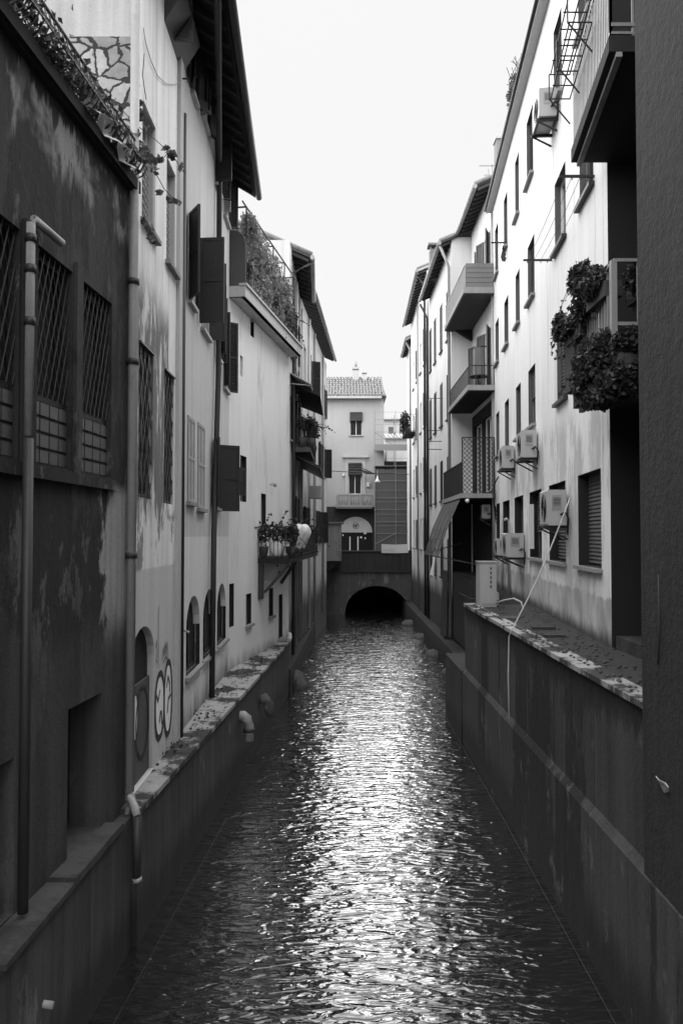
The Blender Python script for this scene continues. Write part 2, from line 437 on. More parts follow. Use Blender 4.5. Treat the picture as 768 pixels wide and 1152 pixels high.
def ball(c, r):
    c = Vector(c); r = Vector(r)
    def f(rnd):
        while True:
            p = Vector((rnd.uniform(-1,1), rnd.uniform(-1,1), rnd.uniform(-1,1)))
            if p.length <= 1: break
        p = p*(.55+.45*rnd.random())/max(.3, p.length)**.4
        return c + Vector((p.x*r.x, p.y*r.y, p.z*r.z))
    return f

def each(name, mat, root, fn, items):
    for it in items:
        m = MB(); fn(m, it); m.build(name, mat, root)
def frange(a, b, st):
    r = []
    while a < b: r.append(a); a += st
    return r

def shoots(c, r, n, seed, size=.05, mat='leaf_dark', root=None, droop=.5):
    """loose trailing shoots that break the outline of a plant"""
    rr = random.Random(seed); ml = MB(); ms = MB(); c = Vector(c)
    for _ in range(n):
        d = Vector((rr.gauss(0, 1)*r[0], rr.gauss(0, 1)*r[1], rr.gauss(.3, .8)*r[2])); 
        if d.length < 1e-3: continue
        L = d.length; d.normalize(); p = c + d*L*.5; pts = [p.copy()]
        for j in range(6):
            p = p + d*L*.17 + Vector((0, 0, -droop*.03*j)); pts.append(p.copy())
            for q in range(2): ml.leaf(p+Vector((rr.gauss(0, .012), rr.gauss(0, .012), rr.gauss(0, .012))), size*rr.uniform(.5, 1.4), rr)
        ms.tube(pts, .003, 4)
    ml.build('shoot_leaves', mat, root); ms.build('shoots', 'twig', root)
# ================================================================== SETTING
m = MB(); m.poly([(-250,-120,-5.6), (250,-120,-5.6), (250,400,-5.6), (-250,400,-5.6)]); struct('ground', m, 'terrace_floor')
m = MB(); m.poly([(-6,-4,WATER), (6,-4,WATER), (6,110,WATER), (-6,110,WATER)]); struct('canal_water', m, 'canal_water')

# ---------------- quay walls
WQ = Wall((-2.09, 8.3), (-1.40, 21.4), 1)
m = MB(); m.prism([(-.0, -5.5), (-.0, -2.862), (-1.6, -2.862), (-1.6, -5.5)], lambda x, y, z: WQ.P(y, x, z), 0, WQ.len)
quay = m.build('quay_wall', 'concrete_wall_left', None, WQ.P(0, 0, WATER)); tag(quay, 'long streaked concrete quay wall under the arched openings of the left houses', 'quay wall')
m = MB()
fq = lambda x, y, z: WQ.P(y, x, z)
rnd = random.Random(4); y = 0
while y < WQ.len - .05:
    y2 = min(WQ.len+.0, y + rnd.uniform(.9, 1.7)); h = rnd.uniform(-.003, .003)
    m.box(-1.5, .03+rnd.uniform(-.006, .006), y, y2-.004, -2.86, -2.80+h, fq); y = y2
m.build('coping', 'coping', quay)
WQ2 = Wall((-2.42, -1.0), (-2.16, 7.75), 1)
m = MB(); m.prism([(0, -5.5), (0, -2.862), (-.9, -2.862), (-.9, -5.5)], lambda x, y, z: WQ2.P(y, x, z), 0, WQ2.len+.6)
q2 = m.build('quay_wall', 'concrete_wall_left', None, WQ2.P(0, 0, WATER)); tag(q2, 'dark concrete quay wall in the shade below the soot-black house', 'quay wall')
m = MB(); fq2 = lambda x, y, z: WQ2.P(y, x, z)
for (a, b) in ((0, 6.1), (6.35, 7.6), (7.63, 8.9)):
    m.box(-.8, .03, a, b, -2.86, -2.80+rnd.uniform(-.02, .01), fq2)
m.build('coping', 'coping_dark', q2)
# left wall beyond the kink
WQ3 = Wall((-1.36, 21.4), (-.75, 45.0), 1)
m = MB(); m.prism([(0, -5.5), (0, -3.55), (-.8, -3.55), (-.8, -5.5)], lambda x, y, z: WQ3.P(y, x, z), 0.02, WQ3.len)
tag(m.build('quay_wall', 'concrete_low', None, WQ3.P(0, 0, WATER)), 'low dark footing wall running to the bridge at the left', 'quay wall')

# right quay
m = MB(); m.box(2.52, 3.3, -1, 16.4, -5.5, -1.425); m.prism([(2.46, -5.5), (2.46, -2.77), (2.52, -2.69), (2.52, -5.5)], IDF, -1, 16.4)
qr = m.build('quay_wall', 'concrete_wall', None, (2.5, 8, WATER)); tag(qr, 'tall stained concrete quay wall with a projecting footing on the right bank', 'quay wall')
m = MB(); y = 2.0; rnd = random.Random(8)
while y < 16.35:
    y2 = min(16.42, y+rnd.uniform(1.1, 1.9)); h = rnd.uniform(-.01, .01)
    m.box(2.47+rnd.uniform(-.01, .01), 2.72, y, y2-.006, -1.423, -1.37+h*.3); y = y2
m.build('coping', 'coping', qr)
m = MB(); m.box(2.44, 4.4, 16.42, 18.9, -5.5, -2.75)
q4 = m.build('quay_ledge', 'concrete_low', None, (2.6, 17.5, WATER)); tag(q4, 'low concrete landing ledge just beyond the end of the tall right quay wall', 'ledge')
m = MB(); m.box(3.35, 4.6, 18.92, 45, -5.5, -3.5)
tag(m.build('quay_wall', 'concrete_low', None, (3.4, 30, WATER)), 'low shadowed footing wall leading to the bridge on the right', 'quay wall')
# terrace behind the right quay
m = MB(); m.box(2.722, 7, -1, 16.38, -1.56, -1.402); tr = struct('terrace_path', m, 'terrace_floor')
# debris on the coping and terrace (each lump its own kind of rubble: uncountable)
m = MB(); rnd = random.Random(3)
for _ in range(420):
    y = rnd.uniform(7, 16); x = rnd.uniform(2.55, 3.36+.079*(y-10)) if rnd.random() < .8 else 2.6
    r = rnd.uniform(.006, .024); zz = -1.40 if x > 2.73 else -1.365
    m.blob((x, y, zz+r*.4), (r*1.3, r, r*.6), rnd.random(), 5)
tag(m.build('gravel', 'stone_rock'), 'scattered gravel and crumbs of plaster on the right terrace', 'gravel', kind='stuff')
m = MB()
for _ in range(220):
    s = rnd.uniform(.3, 12.5); o = -rnd.random()**1.5*.7
    r = rnd.uniform(.006, .018); p = WQ.P(s, o-.02, -2.79+r*.3)
    m.blob(p, (r*1.2, r, r*.6), rnd.random(), 5)
for _ in range(160):
    s = rnd.choice((2.2, 3.9, 6.0, 8.2, 9.5)) + rnd.gauss(0, .35); o = -abs(rnd.gauss(0, .25)) - .12
    m.leaf(WQ.P(max(.1, s), o, -2.78+rnd.random()*.03), .05, rnd)
tag(m.build('debris', 'terracotta'), 'dead leaves and rubble crumbs lying on the left quay coping', 'debris', kind='stuff')

# ================================================================== HOUSE A (soot black, near left)
WA = Wall((-2.953, -1.0), (-2.26, 8.45), 1)
A = empty('townhouse', WA.P(5, -1, -2.8), 'soot-blackened near house with glass block windows and an iron-railed terrace', 'house', 'houses along the left bank')
zt, zm, zb = WA.z(124, 340), WA.z(124, 474), WA.z(124, 537)
bays = [(-40, 19), (37, 79), (89, 124)]
opsA = [dict(s0=WA.s(a) if a > 0 else WA.s(-60), s1=WA.s(b), z0=zb, z1=zt, depth=.16) for a, b in bays]
door = dict(s0=WA.s(79), s1=WA.s(116), z0=-2.80, z1=WA.z(116, 778), depth=.35)
door2 = dict(s0=WA.s(-50), s1=WA.s(20), z0=-2.80, z1=WA.z(20, 850), depth=.35)
m = MB(); facade(m, WA, 0, WA.len, -5.2, 3.66, opsA + [door, door2], near=True, far=True)
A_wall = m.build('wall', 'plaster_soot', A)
m = MB()
for a, b in ((19, 37), (79, 89)):
    m.box(WA.s(a)+.03, WA.s(b)-.03, 0.0, .035, zb-.1, zt+.1, WA.P)
m.box(WA.s(-60), WA.s(128), 0.0, .05, zb-.13, zb-.03, WA.P)
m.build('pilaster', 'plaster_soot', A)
for k, o in enumerate(opsA):
    a, b = o['s0'], o['s1']
    m = MB(); w = .05
    m.box(a, a+w, -.14, -.09, zb, zt, WA.P); m.box(b-w, b, -.14, -.09, zb, zt, WA.P); m.box(a+w, b-w, -.14, -.09, zt-w, zt, WA.P); m.box(a+w, b-w, -.14, -.05, zm-.04, zm+.01, WA.P)
    f = m.build('window', 'iron', A)
    m = MB(); m.box(a-.02, b+.02, -.2, -.15, zm, zt+.02, WA.P); m.build('pane', 'void', f)
    # steep diagonal lattice grille
    m = MB(); h = zt-zm; PT = .10; n = int((b-a)/PT)+1
    for j in range(-6, n+1):
        x0 = a + j*PT; c0 = max(0, (a-x0)/.55); c1 = min(1, (b-x0)/.55)
        if c1 > c0: m.bar(WA.P(b-(x0+.55*c0-a), -.045, zm+h*c0), WA.P(b-(x0+.55*c1-a), -.045, zm+h*c1), .005)
    for j in range(-6, n+1):
        for sg in (1,):
            x0 = a + j*PT; x1 = x0 + .42
            p0, p1 = Vector((x0, zm)), Vector((x1, zt))
            c0 = max(0, (a-x0)/(x1-x0)); c1 = min(1, (b-x0)/(x1-x0))
            if c1 <= c0: continue
            q0 = p0.lerp(p1, c0); q1 = p0.lerp(p1, c1)
            m.bar(WA.P(q0.x, -.03, q0.y), WA.P(q1.x, -.03, q1.y), .008)
    m.build('grille', 'iron_wall', f)
    # glass blocks
    m = MB(); nc = 4 if k else 5; nr = 4
    for i in range(nc):
        for j in range(nr):
            x0 = a+(b-a)*i/nc; x1 = a+(b-a)*(i+1)/nc; z0 = zb+(zm-.04-zb)*j/nr; z1 = zb+(zm-.04-zb)*(j+1)/nr
            m.box(x0+.012, x1-.012, -.10, -.035, z0+.014, z1-.014, WA.P)
    m.build('glass_blocks', 'glass_block', f)
    m = MB(); m.box(a, b, -.10, -.055, zb, zm-.04, WA.P); m.build('joints', 'grout', f)
for o in (door, door2):
    m = MB(); m.box(o['s0'], o['s1'], -.38, -.33, o['z0'], o['z1'], WA.P); dd = m.build('door', 'void', A)
    m = MB()
    for k in range(3): m.box(o['s0']+.05+k*.28, o['s0']+.28+k*.28, -.33, -.31, o['z0']+.05, o['z1']-.05, WA.P)
    m.build('door_boards', 'iron', dd)
# terrace slab + bulged railing
m = MB(); m.box(0, WA.len+.05, -4.9, .06, 3.66, 3.76, WA.P); m.box(0, WA.len+.06, .06, .10, 3.68, 3.80, WA.P)
m.build('terrace_slab', 'soffit', A)
m = MB()
n = int(WA.len/.085)
for k in range(n+1):
    s = WA.len - .02 - k*.085
    if s < 2.5: break
    pr = [(.06, 3.80), (.15, 3.84), (.19, 3.92), (.15, 4.02), (.09, 4.10), (.07, 4.20)]
    pts = [WA.P(s, o, z) for o, z in pr]
    for a, b in zip(pts, pts[1:]): m.bar(a, b, .011)
m.tube([WA.P(2.4, .07, 4.21), WA.P(WA.len, .07, 4.21)], .016, 6); m.bar(WA.P(2.4, .06, 3.82), WA.P(WA.len, .06, 3.82), .02)
m.bar(WA.P(2.4, .185, 3.93), WA.P(WA.len, .185, 3.93), .012)
for k in range(6):   # return of the railing at the far end
    pass
m.build('railing', 'iron', A)
# climbing plant on the railing
m = MB(); rnd = random.Random(21)
def vfn(rnd):
    s = rnd.uniform(3.0, WA.len-.1); return WA.P(s, .02+rnd.gauss(0, .06)+.05, 3.84+abs(rnd.gauss(0, .13)) + .05*math.sin(s*4))
foliage(m, vfn, 2600, .06, 2)
v = m.build('climbing_plant', 'leaf_dark', None, WA.P(6, 0, 3.76)); tag(v, 'dark leafy creeper tangled through the bulging iron terrace railing', 'climbing plant')
m = MB()
for k in range(60):
    s = rnd.uniform(3, WA.len-.2); p = WA.P(s, .05, 3.82); pts = [p]
    for j in range(4): p = p + Vector((rnd.uniform(-.05, .06), rnd.uniform(-.15, .2), rnd.uniform(.03, .12))); pts.append(p)
    m.tube(pts, .004, 4)
m.build('stems', 'twig', v)
# trailing branches beyond the downpipe
m = MB(); ml = MB(); rnd = random.Random(5)
for (pts, nl) in (([(120,118),(140,140),(160,155),(182,175),(196,196)], 9), ([(130,140),(150,168),(168,182),(180,168)], 7), ([(150,170),(160,190),(172,212),(190,232)], 8),
                  ([(135,95),(140,110),(143,125),(140,140)], 5), ([(140,155),(155,172),(170,183)], 6), ([(150,60),(148,85),(152,112)], 0), ([(150,245),(155,262),(168,276)], 5)):
    P3 = [at(u, v_, 8.45 + .05*i) + Vector((.12, 0, 0)) for i, (u, v_) in enumerate(pts)]
    m.tube(P3, .0045, 5)
    for k in range(nl):
        j = rnd.randrange(len(P3)-1); c = P3[j].lerp(P3[j+1], rnd.random()) + Vector((rnd.gauss(0,.03), rnd.gauss(0,.05), rnd.gauss(0,.03)-.02))
        for q in range(3): ml.leaf(c + Vector((rnd.gauss(0,.015), rnd.gauss(0,.015), rnd.gauss(0,.015))), rnd.uniform(.07, .12), rnd)
b = m.build('vine', 'twig'); tag(b, 'thin vine with a few big leaves reaching past the tall left drainpipe', 'vine')
ml.build('leaves', 'leaf_mid', b)
# plastic sheet caught on the railing
m = MB(); N = 9
grid = [[WA.P(WA.s(78)+(i/8)*1.15, .13+.05*math.sin(i*1.9+j*1.3)+.03*rnd.random(), 3.97-.034*j-.010*i+.02*math.sin(i*2+j)) for i in range(9)] for j in range(6)]
for j in range(5):
    for i in range(8): m.poly([grid[j][i], grid[j][i+1], grid[j+1][i+1], grid[j+1][i]])
b = m.build('plastic_sheet', 'plastic'); tag(b, 'crumpled shiny plastic sheet snagged on the iron terrace railing', 'plastic sheet')

# pipes on A
def pipe(name, label, pts, r, mat, group=None, cat='drainpipe', collars=(), root=None):
    m = MB(); m.tube(pts, r, 10)
    if root is None:
        o = m.build(name, mat); tag(o, label, cat, group)
    else: o = m.build(name, mat, root)
    if collars:
        each('collar', 'pipe_dark' if mat != 'pipe_dark' else 'iron', o, lambda m, c: m.tube([Vector(c)-Vector((0,0,.03)), Vector(c)+Vector((0,0,.03))], r*1.28, 10), collars)
    return o
s0 = WA.s(31, .09)
zt0 = WA.z(31, 240, .09); zb0 = WA.z(31, 490, .09)
pipe('drainpipe', 'short pale pipe with a horizontal arm between the glass block windows', [WA.P(s0+.55, .09, zt0), WA.P(s0+.3, .09, zt0), WA.P(s0+.05, .09, zt0), WA.P(s0, .09, zt0-.05), WA.P(s0, .09, zb0)], .034, 'pipe_grey',
     'drainpipes on the left bank', collars=[WA.P(s0, .09, WA.z(31, v_, .09)) for v_ in (265, 300, 360)])
pipe('drainpipe', 'dark lower length of pipe below the short pale pipe on the black house', [WA.P(s0, .09, zb0-.02), WA.P(s0, .09, -2.78)], .04, 'pipe_dark', 'drainpipes on the left bank')
sp = WA.len + .02
PX = at(148, 600, 8.42); px, py = PX.x, PX.y
pipe('drainpipe', 'tall thick drainpipe at the corner between the soot-black house and the patched house', [(px, py, 7.0), (px, py, -2.66)], .05, 'pipe_grey',
     'drainpipes on the left bank', collars=[(px, py, at(148, v_, 8.42).z) for v_ in (317, 407, 625)])
qx = WQ2.s(157, .09)
op_ = pipe('outflow_pipe', 'elbowed pipe leading over the coping and down the left quay wall', [(px, py, -2.60), (px+.02, py-.02, -2.70), (px+.06, py-.09, -2.755), WQ2.P(qx+.05, .05, -2.76), WQ2.P(qx, .09, -2.83)], .042, 'pipe_grey', cat='pipe')
m = MB(); m.tube([WQ2.P(qx, .09, -2.82), WQ2.P(qx, .09, at(160, 1000, 7.9).z)], .044, 10); m.build('lower_length', 'pipe_dark', op_)
m = MB(); e_ = at(160, 1000, 7.9).z; m.tube([WQ2.P(qx, .09, e_-.002), WQ2.P(qx, .10, e_-.04)], .05, 10); m.build('end_collar', 'pipe_grey', op_)
p = at(60, 1131, 6.05); w = -2.16-.0297*(7.75-6.05)
pipe('pipe_stub', 'small pipe stub sticking out of the quay wall near the bottom left corner', [(w-.05, p.y, p.z+.015), (p.x, p.y, p.z)], .028, 'pipe_grey', cat='pipe')

# ================================================================== HOUSE A2 (patched plaster, arch door, graffiti)
W2 = Wall((-2.25, 8.56), (-2.28, 11.15), 1)
A2 = empty('townhouse', W2.P(1, -1, -2.8), 'patchy peeling house with a graffitied arched doorway and diamond lattice windows', 'house', 'houses along the left bank')
lt = [op(W2, 155, 171, 398, 562, depth=.10), op(W2, 184, 195, 425, 568, depth=.10)]
up = [op(W2, 157, 172, 137, 266, depth=.16), op(W2, 185, 195, 192, 306, depth=.16)]
tp = [op(W2, 182, 194, -90, 22, depth=.16)]
ar = dict(s0=W2.s(147.5), s1=W2.s(175), z0=-2.80, z1=W2.z(161, 705), arch=.42, depth=.09)
ops2 = lt + up + tp + [ar]
m = MB(); facade(m, W2, 0, W2.len, -2.95, 8.3, ops2, back=6)
m.build('wall', 'plaster_patched', A2)
for o in lt:
    f = window(A2, W2, o, 'void', sill=None, fm='shutter_mid')
    m = MB(); a, b, c, d = o['s0'], o['s1'], o['z0'], o['z1']; n = 7; hh = .16
    k = a-(d-c)
    pit = (b-a)/3.5; sl = 2.2
    for sg in (1, -1):
        x = a-(d-c)/sl
        while x < b:
            c0 = max(0, (a-x)*sl); c1 = min(d-c, (b-x)*sl)
            if c1 > c0:
                xa, xb = x+c0/sl, x+c1/sl
                if sg < 0: xa, xb = a+b-xa, a+b-xb
                m.bar(W2.P(xa, -.02, c+c0), W2.P(xb, -.02, c+c1), .013)
            x += pit
    m.bar(W2.P(a, .01, d), W2.P(b, .01, d), .03, .02)
    m.build('grille', 'iron_wall', f)
for o in up:
    f = window(A2, W2, o, 'dark', fm='paint_white')
    m = MB(); a, b, c, d = o['s0'], o['s1'], o['z0'], o['z1']
    zz = c+.02; 
    while zz < d-.3:
        m.bar(W2.P(a+.03, -.08, zz), W2.P(b-.03, -.08, zz+.10), .008); m.bar(W2.P(a+.03, -.08, zz+.10), W2.P(b-.03, -.08, zz), .008); zz += .09
    m.build('netting', 'iron_light', f)
for o in tp:
    f = window(A2, W2, o, 'dark')
leafpanel(f, W2, W2.s(190), .0, 82, .27, W2.z(195, 50), W2.z(195, -90), 'shutter_mid')
# boxed ledge under the top shutter
sA, sB = W2.s(181), W2.s(202)
m = MB(); zc = W2.z(200, 70)
m.prism([(0, zc), (.26, zc+.42), (.26, zc+.47), (0, zc+.47)], lambda x, y, z: W2.P(y, x, z), sA, min(sB, W2.len+.1))
m.build('bracket_ledge', 'iron', A2)
# arched door recess
m = MB(); m.box(ar['s0']-.02, ar['s1']+.02, -.15, -.09, -2.80, ar['z1']+.02, W2.P)
dr = m.build('door', 'plaster_dark', A2)
m = MB(); m.box(ar['s0']+.002, ar['s1']-.002, -.088, -.06, -2.80, W2.z(161, 770), W2.P); m.build('door_panel', 'door_lower', dr)
# crazy paving clad gable above A's terrace
m = MB(); m.box(-6, -2.27, 8.515, 8.555, 3.765, at(120, 40, 8.5).z); m.build('stone_cladding', 'crazy_paving', A2)
# pale corner strip
m = MB(); m.box(W2.s(196.5), W2.len+.03, 0, .05, -2.9, 8.3, W2.P); m.build('corner_strip', 'stone_white', A2)
m = MB(); m.tube([W2.P(W2.s(u), .02, W2.z(u, v_)) for u, v_ in ((155, 20), (158, 38), (164, 58), (172, 76), (182, 85), (192, 86), (200, 82))], .006, 5)
tag(m.build('cable', 'rope'), 'slack pale cable looping down the patched wall near the top', 'cable')
m = MB(); m.bar(W2.P(W2.len-.1, 0, W2.z(200, 84)), W2.P(W2.len-.1, .12, W2.z(200, 84)), .018); m.bar(W2.P(W2.len-.1, .12, W2.z(200, 84)), W2.P(W2.len-.1, .12, W2.z(200, 84)-.06), .015)
tag(m.build('wall_hook', 'iron'), 'small iron hook sticking out beside the slack pale cable', 'hook')

# graffiti (paint on wall, built as thin strokes)
def outline(cx, cz, rx, rz, n=28, sq=1.0):
    return [(cx+rx*math.copysign(abs(math.cos(2*math.pi*k/n))**sq, math.cos(2*math.pi*k/n)), cz+rz*math.sin(2*math.pi*k/n)) for k in range(n)]
def stroke(mb, pts, w, o, closed=False, W=W2):
    n = len(pts)
    for k in range(n if closed else n-1):
        a = Vector(pts[k]); b = Vector(pts[(k+1) % n]); d = (b-a)
        if d.length < 1e-5: continue
        d.normalize(); q = Vector((-d.y, d.x))*w/2; a = a-d*w*.25; b = b+d*w*.25
        mb.poly([W.P(p.x, o+k*1e-5, p.y) for p in (a-q, b-q, b+q, a+q)])
def g2(u, v_, o=0): return (W2.s(u), W2.z(u, v_))
m = MB(); mf = MB()
for (u0, u1, v0, v1) in ((175.5, 185.5, 757, 828), (185.5, 194.0, 744, 824)):
    sa, sb = W2.s(u0), W2.s(u1); za, zb_ = W2.z((u0+u1)/2, v1), W2.z((u0+u1)/2, v0)
    o = outline((sa+sb)/2, (za+zb_)/2, (sb-sa)/2, (zb_-za)/2, sq=.85)
    mf.poly([W2.P(a, .004, b) for a, b in o]); stroke(m, o, .08, .007, True)
def st(pts, w=.045, o=.009): stroke(m, [g2(*p) for p in pts], w, o)
st([(177,782),(178.5,788),(180.5,776)]); st([(180.3,810),(181.3,800),(182.5,800),(183,812)]); st([(188,772),(189.5,760),(191.5,768),(191.5,776)]); st([(189,800),(190,785),(192.5,780)])
st([(178.5,682),(178.3,705),(178.7,735),(178.2,750)], .02); st([(175.5,728),(176.5,720),(177.3,735),(176,742),(177.5,745)], .018)
st([(183,742),(184,728),(185,738),(186,722),(186.5,735),(188,722),(187.5,740)], .02); st([(189,722),(189.5,745)], .018); st([(184,745),(187,738),(189.5,743)], .018)
mark = MB()
o = mf.build('graffiti', 'graffiti_fill', None, W2.P(W2.s(185), 0, -2.2)); tag(o, 'two pale bubble letters with black outlines sprayed beside the arched doorway', 'graffiti')
m.build('outline', 'paint_black', o)
# big tag inside the doorway
m = MB(); mf = MB()
WD_ = Wall((W2.P(0, -.057, 0).x, W2.P(0, -.057, 0).y), (W2.P(2.6, -.057, 0).x, W2.P(2.6, -.057, 0).y), 1)
sA, sB = WD_.s(150), WD_.s(173); zA, zB = WD_.z(161, 850), WD_.z(161, 772)
sA = max(sA, ar['s0']+.06); sB = min(sB, ar['s1']-.06)
bigo = outline(sA+(sB-sA)*.6, (zA+zB)/2, (sB-sA)*.38, (zB-zA)/2); sm = outline(sA+(sB-sA)*.18, zB-.28, (sB-sA)*.15, .27)
mf.poly([WD_.P(a, .002, b) for a, b in sm])
stroke(m, bigo, .045, .004, True, WD_); stroke(m, sm, .04, .005, True, WD_)
o = mf.build('graffiti', 'graffiti_fill'); tag(o, 'large rounded black-outlined tag sprayed inside the arched doorway', 'graffiti'); m.build('outline', 'paint_black', o)

# ================================================================== HOUSE B (grey, green shutters, deep eave)
W3 = Wall((-2.28, 11.16), (-2.36, 16.7), 1)
B = empty('townhouse', W3.P(2, -1, -2.8), 'grey plaster house with dark open shutters under a deep raftered eave', 'house', 'houses along the left bank')
arch = [op(W3, 210, 225.5, 668, 750, arch=.5, depth=.13), op(W3, 229, 242, 662, 732, arch=.5, depth=.13), op(W3, 244.5, 254.5, 657, 720, arch=.5, depth=.13)]
arch = [dict(o, z0=-2.08, z1=-.93) for o in arch]
mid = [op(W3, 210, 217.6, 472, 566, depth=.12), op(W3, 221.5, 229, 480, 573, depth=.12, ), op(W3, 241, 246, 500, 572, depth=.15)]
upp = [op(W3, 210.5, 216.5, 250, 345, depth=.15), op(W3, 225, 233.5, 290, 380, depth=.15), op(W3, 242, 246, 330, 405, depth=.15), op(W3, 250.5, 255, 360, 440, depth=.15)]
top = [op(W3, 212, 216.5, 25, 108, depth=.12), op(W3, 224, 230, 62, 140, depth=.06), op(W3, 240, 245, 140, 215, depth=.12), op(W3, 250, 254.5, 185, 250, depth=.12)]
small = [op(W3, 255.0, 256.0, 700, 710)][:0]
m = MB(); facade(m, W3, 0, W3.len, -2.95, 7.7, arch+mid+upp+top, back=6)
m.build('wall', 'plaster_grey', B)
for o in arch: window(B, W3, o, 'void', fm='iron', sill='sill_stone', lin='plaster_dark')
for o in mid[:2]:
    f = window(B, W3, o, 'dark', sill='sill_stone')
    m = MB(); a, b, c, d = o['s0'], o['s1'], o['z0'], o['z1']
    for (x0, x1) in ((a+.01, (a+b)/2-.005), ((a+b)/2+.005, b-.01)):
        m.box(x0, x0+.04, -.02, .02, c+.01, d-.01, W3.P); m.box(x1-.04, x1, -.02, .02, c+.01, d-.01, W3.P)
        for z in (c+.01, (c+d)/2, d-.06): m.box(x0+.04, x1-.04, -.02, .02, z, z+.05, W3.P)
        m.box(x0+.04, x1-.04, -.01, .008, c+.03, d-.03, W3.P)
    m.build('shutter', 'shutter_pale', f)
f = window(B, W3, mid[2], 'dark')
H3 = lambda u, v_: W3.z(u, v_)
leafpanel(f, W3, W3.s(239.5), .02, 160, .40, H3(243, 572), H3(243, 497), 'shutter_dark', False)
leafpanel(f, W3, W3.s(246), .02, 60, .40, H3(246, 575), H3(246, 500), 'shutter_dark', False)
leafpanel(f, W3, W3.s(251), .02, 24, .8, H3(262, 560), H3(262, 530), 'shutter_dark', False)
for o, spec in zip(upp, (((210, 150, .4, 322, 255), (217, 70, .06, 340, 240)), ((222, 97, .40, 352, 262), (233.5, 60, .30, 400, 312)), ((241, 110, .2, 405, 330), (247, 60, .12, 407, 333)), ((250, 110, .13, 435, 372), (255, 55, .22, 433, 372)))):
    f = window(B, W3, o, 'dark', sill='stone_white', fm='paint_white')
    for (u, ang, w, vb, vt) in spec:
        leafpanel(f, W3, W3.s(u), .02, ang, w, o['z0']+.0, o['z1'], 'shutter_dark', w < .3)
for k, (o, spec) in enumerate(zip(top, (((211, 160, .35), (217, 30, .35)), ((223, 160, .35), (231, 25, .4)), ((239.5, 95, .30), (246, 60, .2)), ((249, 90, .14), (255, 60, .2))))):
    f = window(B, W3, o, 'dark', sill='stone_white', fm='paint_white')
    for (u, ang, w) in spec: leafpanel(f, W3, W3.s(u), .02, ang, w, o['z0'], o['z1'], 'shutter_dark' if k < 3 or ang < 70 else 'shutter_pale', True)
# roof with eave, rafters, gutter
ga, gb = at(256, 0, 10.7), at(287.5, 216, 16.75)
na = Vector((ga.x-(gb.x-ga.x)*.25, ga.y-(gb.y-ga.y)*.25, gb.z))
ea, eb = Vector((na.x, na.y, 7.16)), Vector((gb.x, gb.y, 7.16))
WE = Wall((ea.x, ea.y), (eb.x, eb.y), 1)
m = MB(); rp = [(0, 7.16), (0, 7.24), (-3.0, 9.1), (-3.0, 9.0)]
m.prism(rp, lambda x, y, z: WE.P(y, x, z), 0, WE.len)
rf = m.build('roof', 'soffit', B)
each('rafter', 'wood_old', rf, lambda m, x: m.prism([(-.06, 7.12), (-.06, 7.19), (-1.2, 7.90), (-1.2, 7.77)], lambda a, y, z: WE.P(y, a, z), x, x+.07), frange(.15, WE.len, .42))
m = MB(); y = 0; k = 0
while y < WE.len:
    m.tube([WE.P(y+.09, .05, 7.27), WE.P(y+.09, -3.0, 9.16)], .085, 6); y += .19
m.build('tiles', 'tile', rf)
m = MB(); m.tube([WE.P(0, .07, 7.19), WE.P(WE.len+.05, .07, 7.19)], .065, 8); m.build('gutter', 'pipe_dark', B)
m = MB()
for k in range(14): m.bar(WE.P(.3+k*.55, .07, 7.25), WE.P(.3+k*.55, .0, 7.3), .015, .02)
m.build('gutter_straps', 'iron_light', B)
pu = at(241, 92, 13.9); pl = at(233, 785, 13.5)
pipe('drainpipe', '', [WE.P(WE.s(241), .0, 7.1), W3.P(W3.s(240), .08, 6.9), W3.P(W3.s(240), .08, 3), W3.P(W3.s(235.5), .08, .0), W3.P(W3.s(234), .08, -2.79)], .05, 'pipe_dark', root=B)
pipe('drainpipe', '', [W3.P(.04, .05, 6), W3.P(.04, .05, -2.79)], .035, 'pipe_dark', root=B)
pipe('vent_pipe', '', [W3.P(W3.s(202.5), .04, W3.z(202, 625)), W3.P(W3.s(202.5), .04, W3.z(202, 708)), W3.P(W3.s(203.5)+.0, .12, W3.z(202, 712))], .02, 'pipe_white', root=A2)

# ================================================================== HOUSE D (cream, roof terrace)
W4 = Wall((-2.36, 16.72), (-1.46, 22.3), 1)
D = empty('townhouse', W4.P(2, -1, -2.85), 'plain cream house carrying a planted roof terrace with a pergola', 'house', 'houses along the left bank')
wd = [op(W4, 258, 263.5, 656, 704), op(W4, 277, 283, 667, 701), op(W4, 302.5, 307.5, 661, 692), op(W4, 313.5, 318, 668, 716),
      op(W4, 281, 285, 361, 380), op(W4, 293.5, 299, 556, 600), op(W4, 270, 277, 514, 565), op(W4, 269.5, 272.5, 401, 424)]
m = MB(); facade(m, W4, 0, W4.len, -3.0, 5.02, wd, depth=.16, back=5)
m.build('wall', 'plaster_cream', D)
for k, o in enumerate(wd): window(D, W4, dict(o, depth=.16), 'dark', lin='plaster_dark' if k != 7 else None, fm='shutter_mid' if k in (5, 6, 3) else 'iron', sill='sill_stone' if k in (1, 2) else None)
m = MB(); m.box(0, W4.len+.02, -4.5, .33, 5.03, 5.12, W4.P); m.build('terrace_slab', 'plaster_grey', D)
m = MB(); m.box(-.02, W4.len+.04, .25, .35, 5.03, 5.26, W4.P); m.box(-.04, W4.len+.06, .22, .39, 5.262, 5.31, W4.P); m.box(-.02, .06, -.3, .25, 5.03, 5.26, W4.P)
m.build('fascia', 'stone_white', D)
